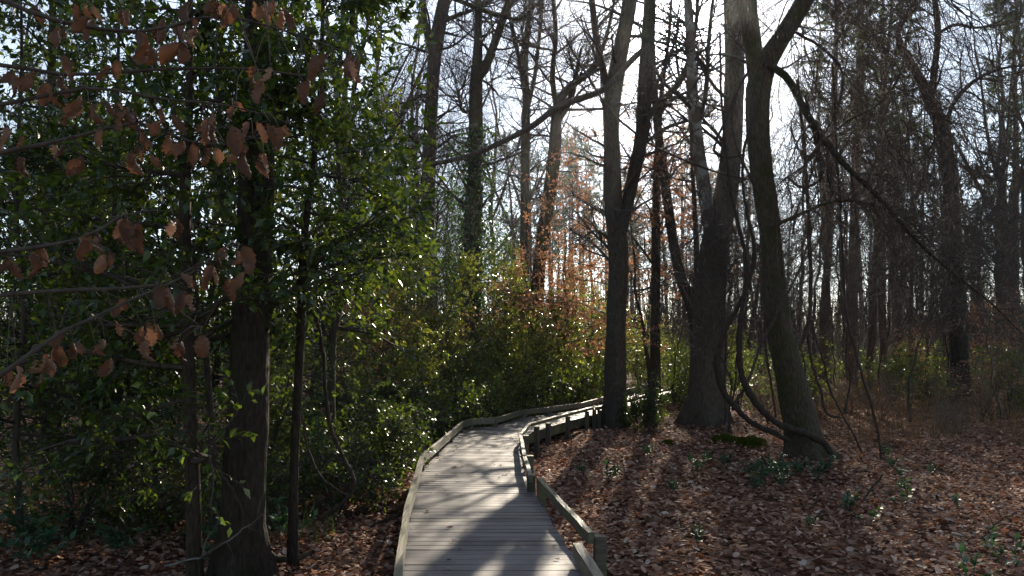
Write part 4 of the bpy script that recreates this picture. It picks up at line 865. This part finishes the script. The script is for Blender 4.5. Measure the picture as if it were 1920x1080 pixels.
# dry stems in front of the right wood, ground cover on the left, far undergrowth
def blades(n, px0, px1, Y0, Y1, h, wdt, mat, name, label, cat, curve=.25):
    Yd = rng.uniform(Y0, Y1, n); x = (rng.uniform(px0, px1, n) - 960) / F * Yd; k = ~on_deck(x, Yd, .3); k = k & (np.sin(x * 1.7 + 1) * np.sin(Yd * 1.3) + .6 * np.sin(x * 4.1 + Yd * 3) + rng.normal(size=len(k)) * .5 > .1); x, Yd = x[k], Yd[k]; n = len(x); z = gz(x, Yd) - .02
    H = rng.uniform(*h, n); a = rng.uniform(0, 6.28, n); b = rng.uniform(0, 6.28, n)
    p0 = np.stack([x, Yd, z], -1); ln = np.stack([np.cos(a), np.sin(a), 0 * a], -1) * (H * rng.uniform(.02, curve, n))[:, None]; w = np.stack([np.cos(b), np.sin(b), 0 * b], -1) * wdt
    p1 = p0 + np.stack([0 * H, 0 * H, H * .6], -1) + ln * .4; p2 = p0 + np.stack([0 * H, 0 * H, H], -1) + ln
    V = np.stack([p0 - w, p0 + w, p1 + w * .8, p1 - w * .8, p2], 1).reshape(-1, 3); o = (np.arange(n) * 5)[:, None]
    g = Geo(); g.add(V, np.concatenate([o + [0, 1, 2], o + [0, 2, 3], o + [3, 2, 4]]), np.repeat(rng.random(n), 5))
    return tag(g.obj(name, M[mat]), label, cat, kind='stuff')
blades(6500, 1450, 1990, 15, 28, (.2, 1.0), .004, 'grass', 'dry_grass', 'brown dry stems standing in front of the right-hand wood', 'dry grass')
blades(2600, -40, 640, 7.5, 13, (.12, .4), .003, 'ivy', 'grass', 'thin green grass on the shaded ground at left', 'grass', .5)
g = Geo(); n = 26000; Yd = rng.uniform(40, 85, n); x = rng.uniform(-1, 1, n) * Yd * .85; hgt = 3.0 * rng.random(n) ** 1.6 + .0
pos = np.stack([x, Yd, gz(x, Yd) + hgt * (.6 + .4 * np.sin(x * .35) * np.sin(Yd * .3 + 1))], -1)
leaves(g, pos, rng.normal(size=(n, 3)), rng.normal(size=(n, 3)) + np.array([0, 0, .6]), rng.uniform(.10, .22, n), OVAL)
m = 5000; Yd = rng.uniform(36, 85, m); x = rng.uniform(-1, 1, m) * Yd * .85; b = np.stack([x, Yd, gz(x, Yd)], -1); d = np.stack([rng.normal(size=m) * .4, rng.normal(size=m) * .4, rng.uniform(1.2, 4, m)], -1)
P = b[:, None] + d[:, None] * np.linspace(0, 1, 4)[None, :, None] + rng.normal(size=(m, 4, 3)) * .08
g.add(*tubes(P, np.repeat(rng.uniform(.008, .02, m)[:, None], 4, 1), 3), 1)
tag(g.obj('undergrowth', [M['lime'], M['twig']]), 'far brushy undergrowth across the floor of the wood', 'undergrowth', kind='stuff')

g = Geo(); m = 7000; Yd = rng.uniform(64, 125, m); x = rng.uniform(-1, 1, m) * Yd * .85; b = np.stack([x, Yd, gz(x, Yd)], -1); hh = rng.uniform(3, 13, m) * rng.uniform(.5, 1, m)
d = np.stack([rng.normal(size=m) * .7, rng.normal(size=m) * .7, hh], -1)
P = b[:, None] + d[:, None] * np.linspace(0, 1, 5)[None, :, None] + rng.normal(size=(m, 5, 3)) * .15
R = np.repeat((.02 + hh * .007)[:, None], 5, 1) * np.linspace(1, .3, 5); g.add(*tubes(P, R, 4), 1)
B, BR = grow(P, R, 7, .25, 1, (.8, 2.6), (25, 70), 4, .05, .15, .6, .014); g.add(*tubes(B, BR, 3), 1)
n = 26000; Yd = rng.uniform(70, 120, n); x = rng.uniform(-1, 1, n) * Yd * .85; top = 5.5 + 2.5 * np.sin(x * .21) * np.sin(Yd * .17)
leaves(g, np.stack([x, Yd, gz(x, Yd) + top * rng.random(n)], -1), rng.normal(size=(n, 3)), rng.normal(size=(n, 3)), rng.uniform(.2, .42, n), OVAL)
tag(g.obj('distant_woods', [M['sunholly'], M['twig']]), 'far wood of thin stems and brush closing the view', 'woods', kind='stuff')

# ------------------------------------------------------------------ haze
g = Geo(); x0, x1, y0, y1, z0, z1 = -405, 405, -65, 505, -3, 34
q = np.array([[x0, y0, z0], [x1, y0, z0], [x1, y1, z0], [x0, y1, z0], [x0, y0, z1], [x1, y0, z1], [x1, y1, z1], [x0, y1, z1]], float)
g.add(q, [[3, 2, 1, 0], [4, 5, 6, 7], [0, 1, 5, 4], [1, 2, 6, 5], [2, 3, 7, 6], [3, 0, 4, 7]])
m, nt, N_, L_ = newmat('haze'); pv = N_.new('ShaderNodeVolumePrincipled'); pv.inputs['Color'].default_value = (.86, .9, .97, 1)
pv.inputs['Density'].default_value = .00032; pv.inputs['Anisotropy'].default_value = .9
o_ = N_.new('ShaderNodeOutputMaterial'); L_.new(pv.outputs[0], o_.inputs['Volume'])
tag(g.obj('haze', m, smooth=False), 'pale haze between the trees', 'haze', kind='stuff')
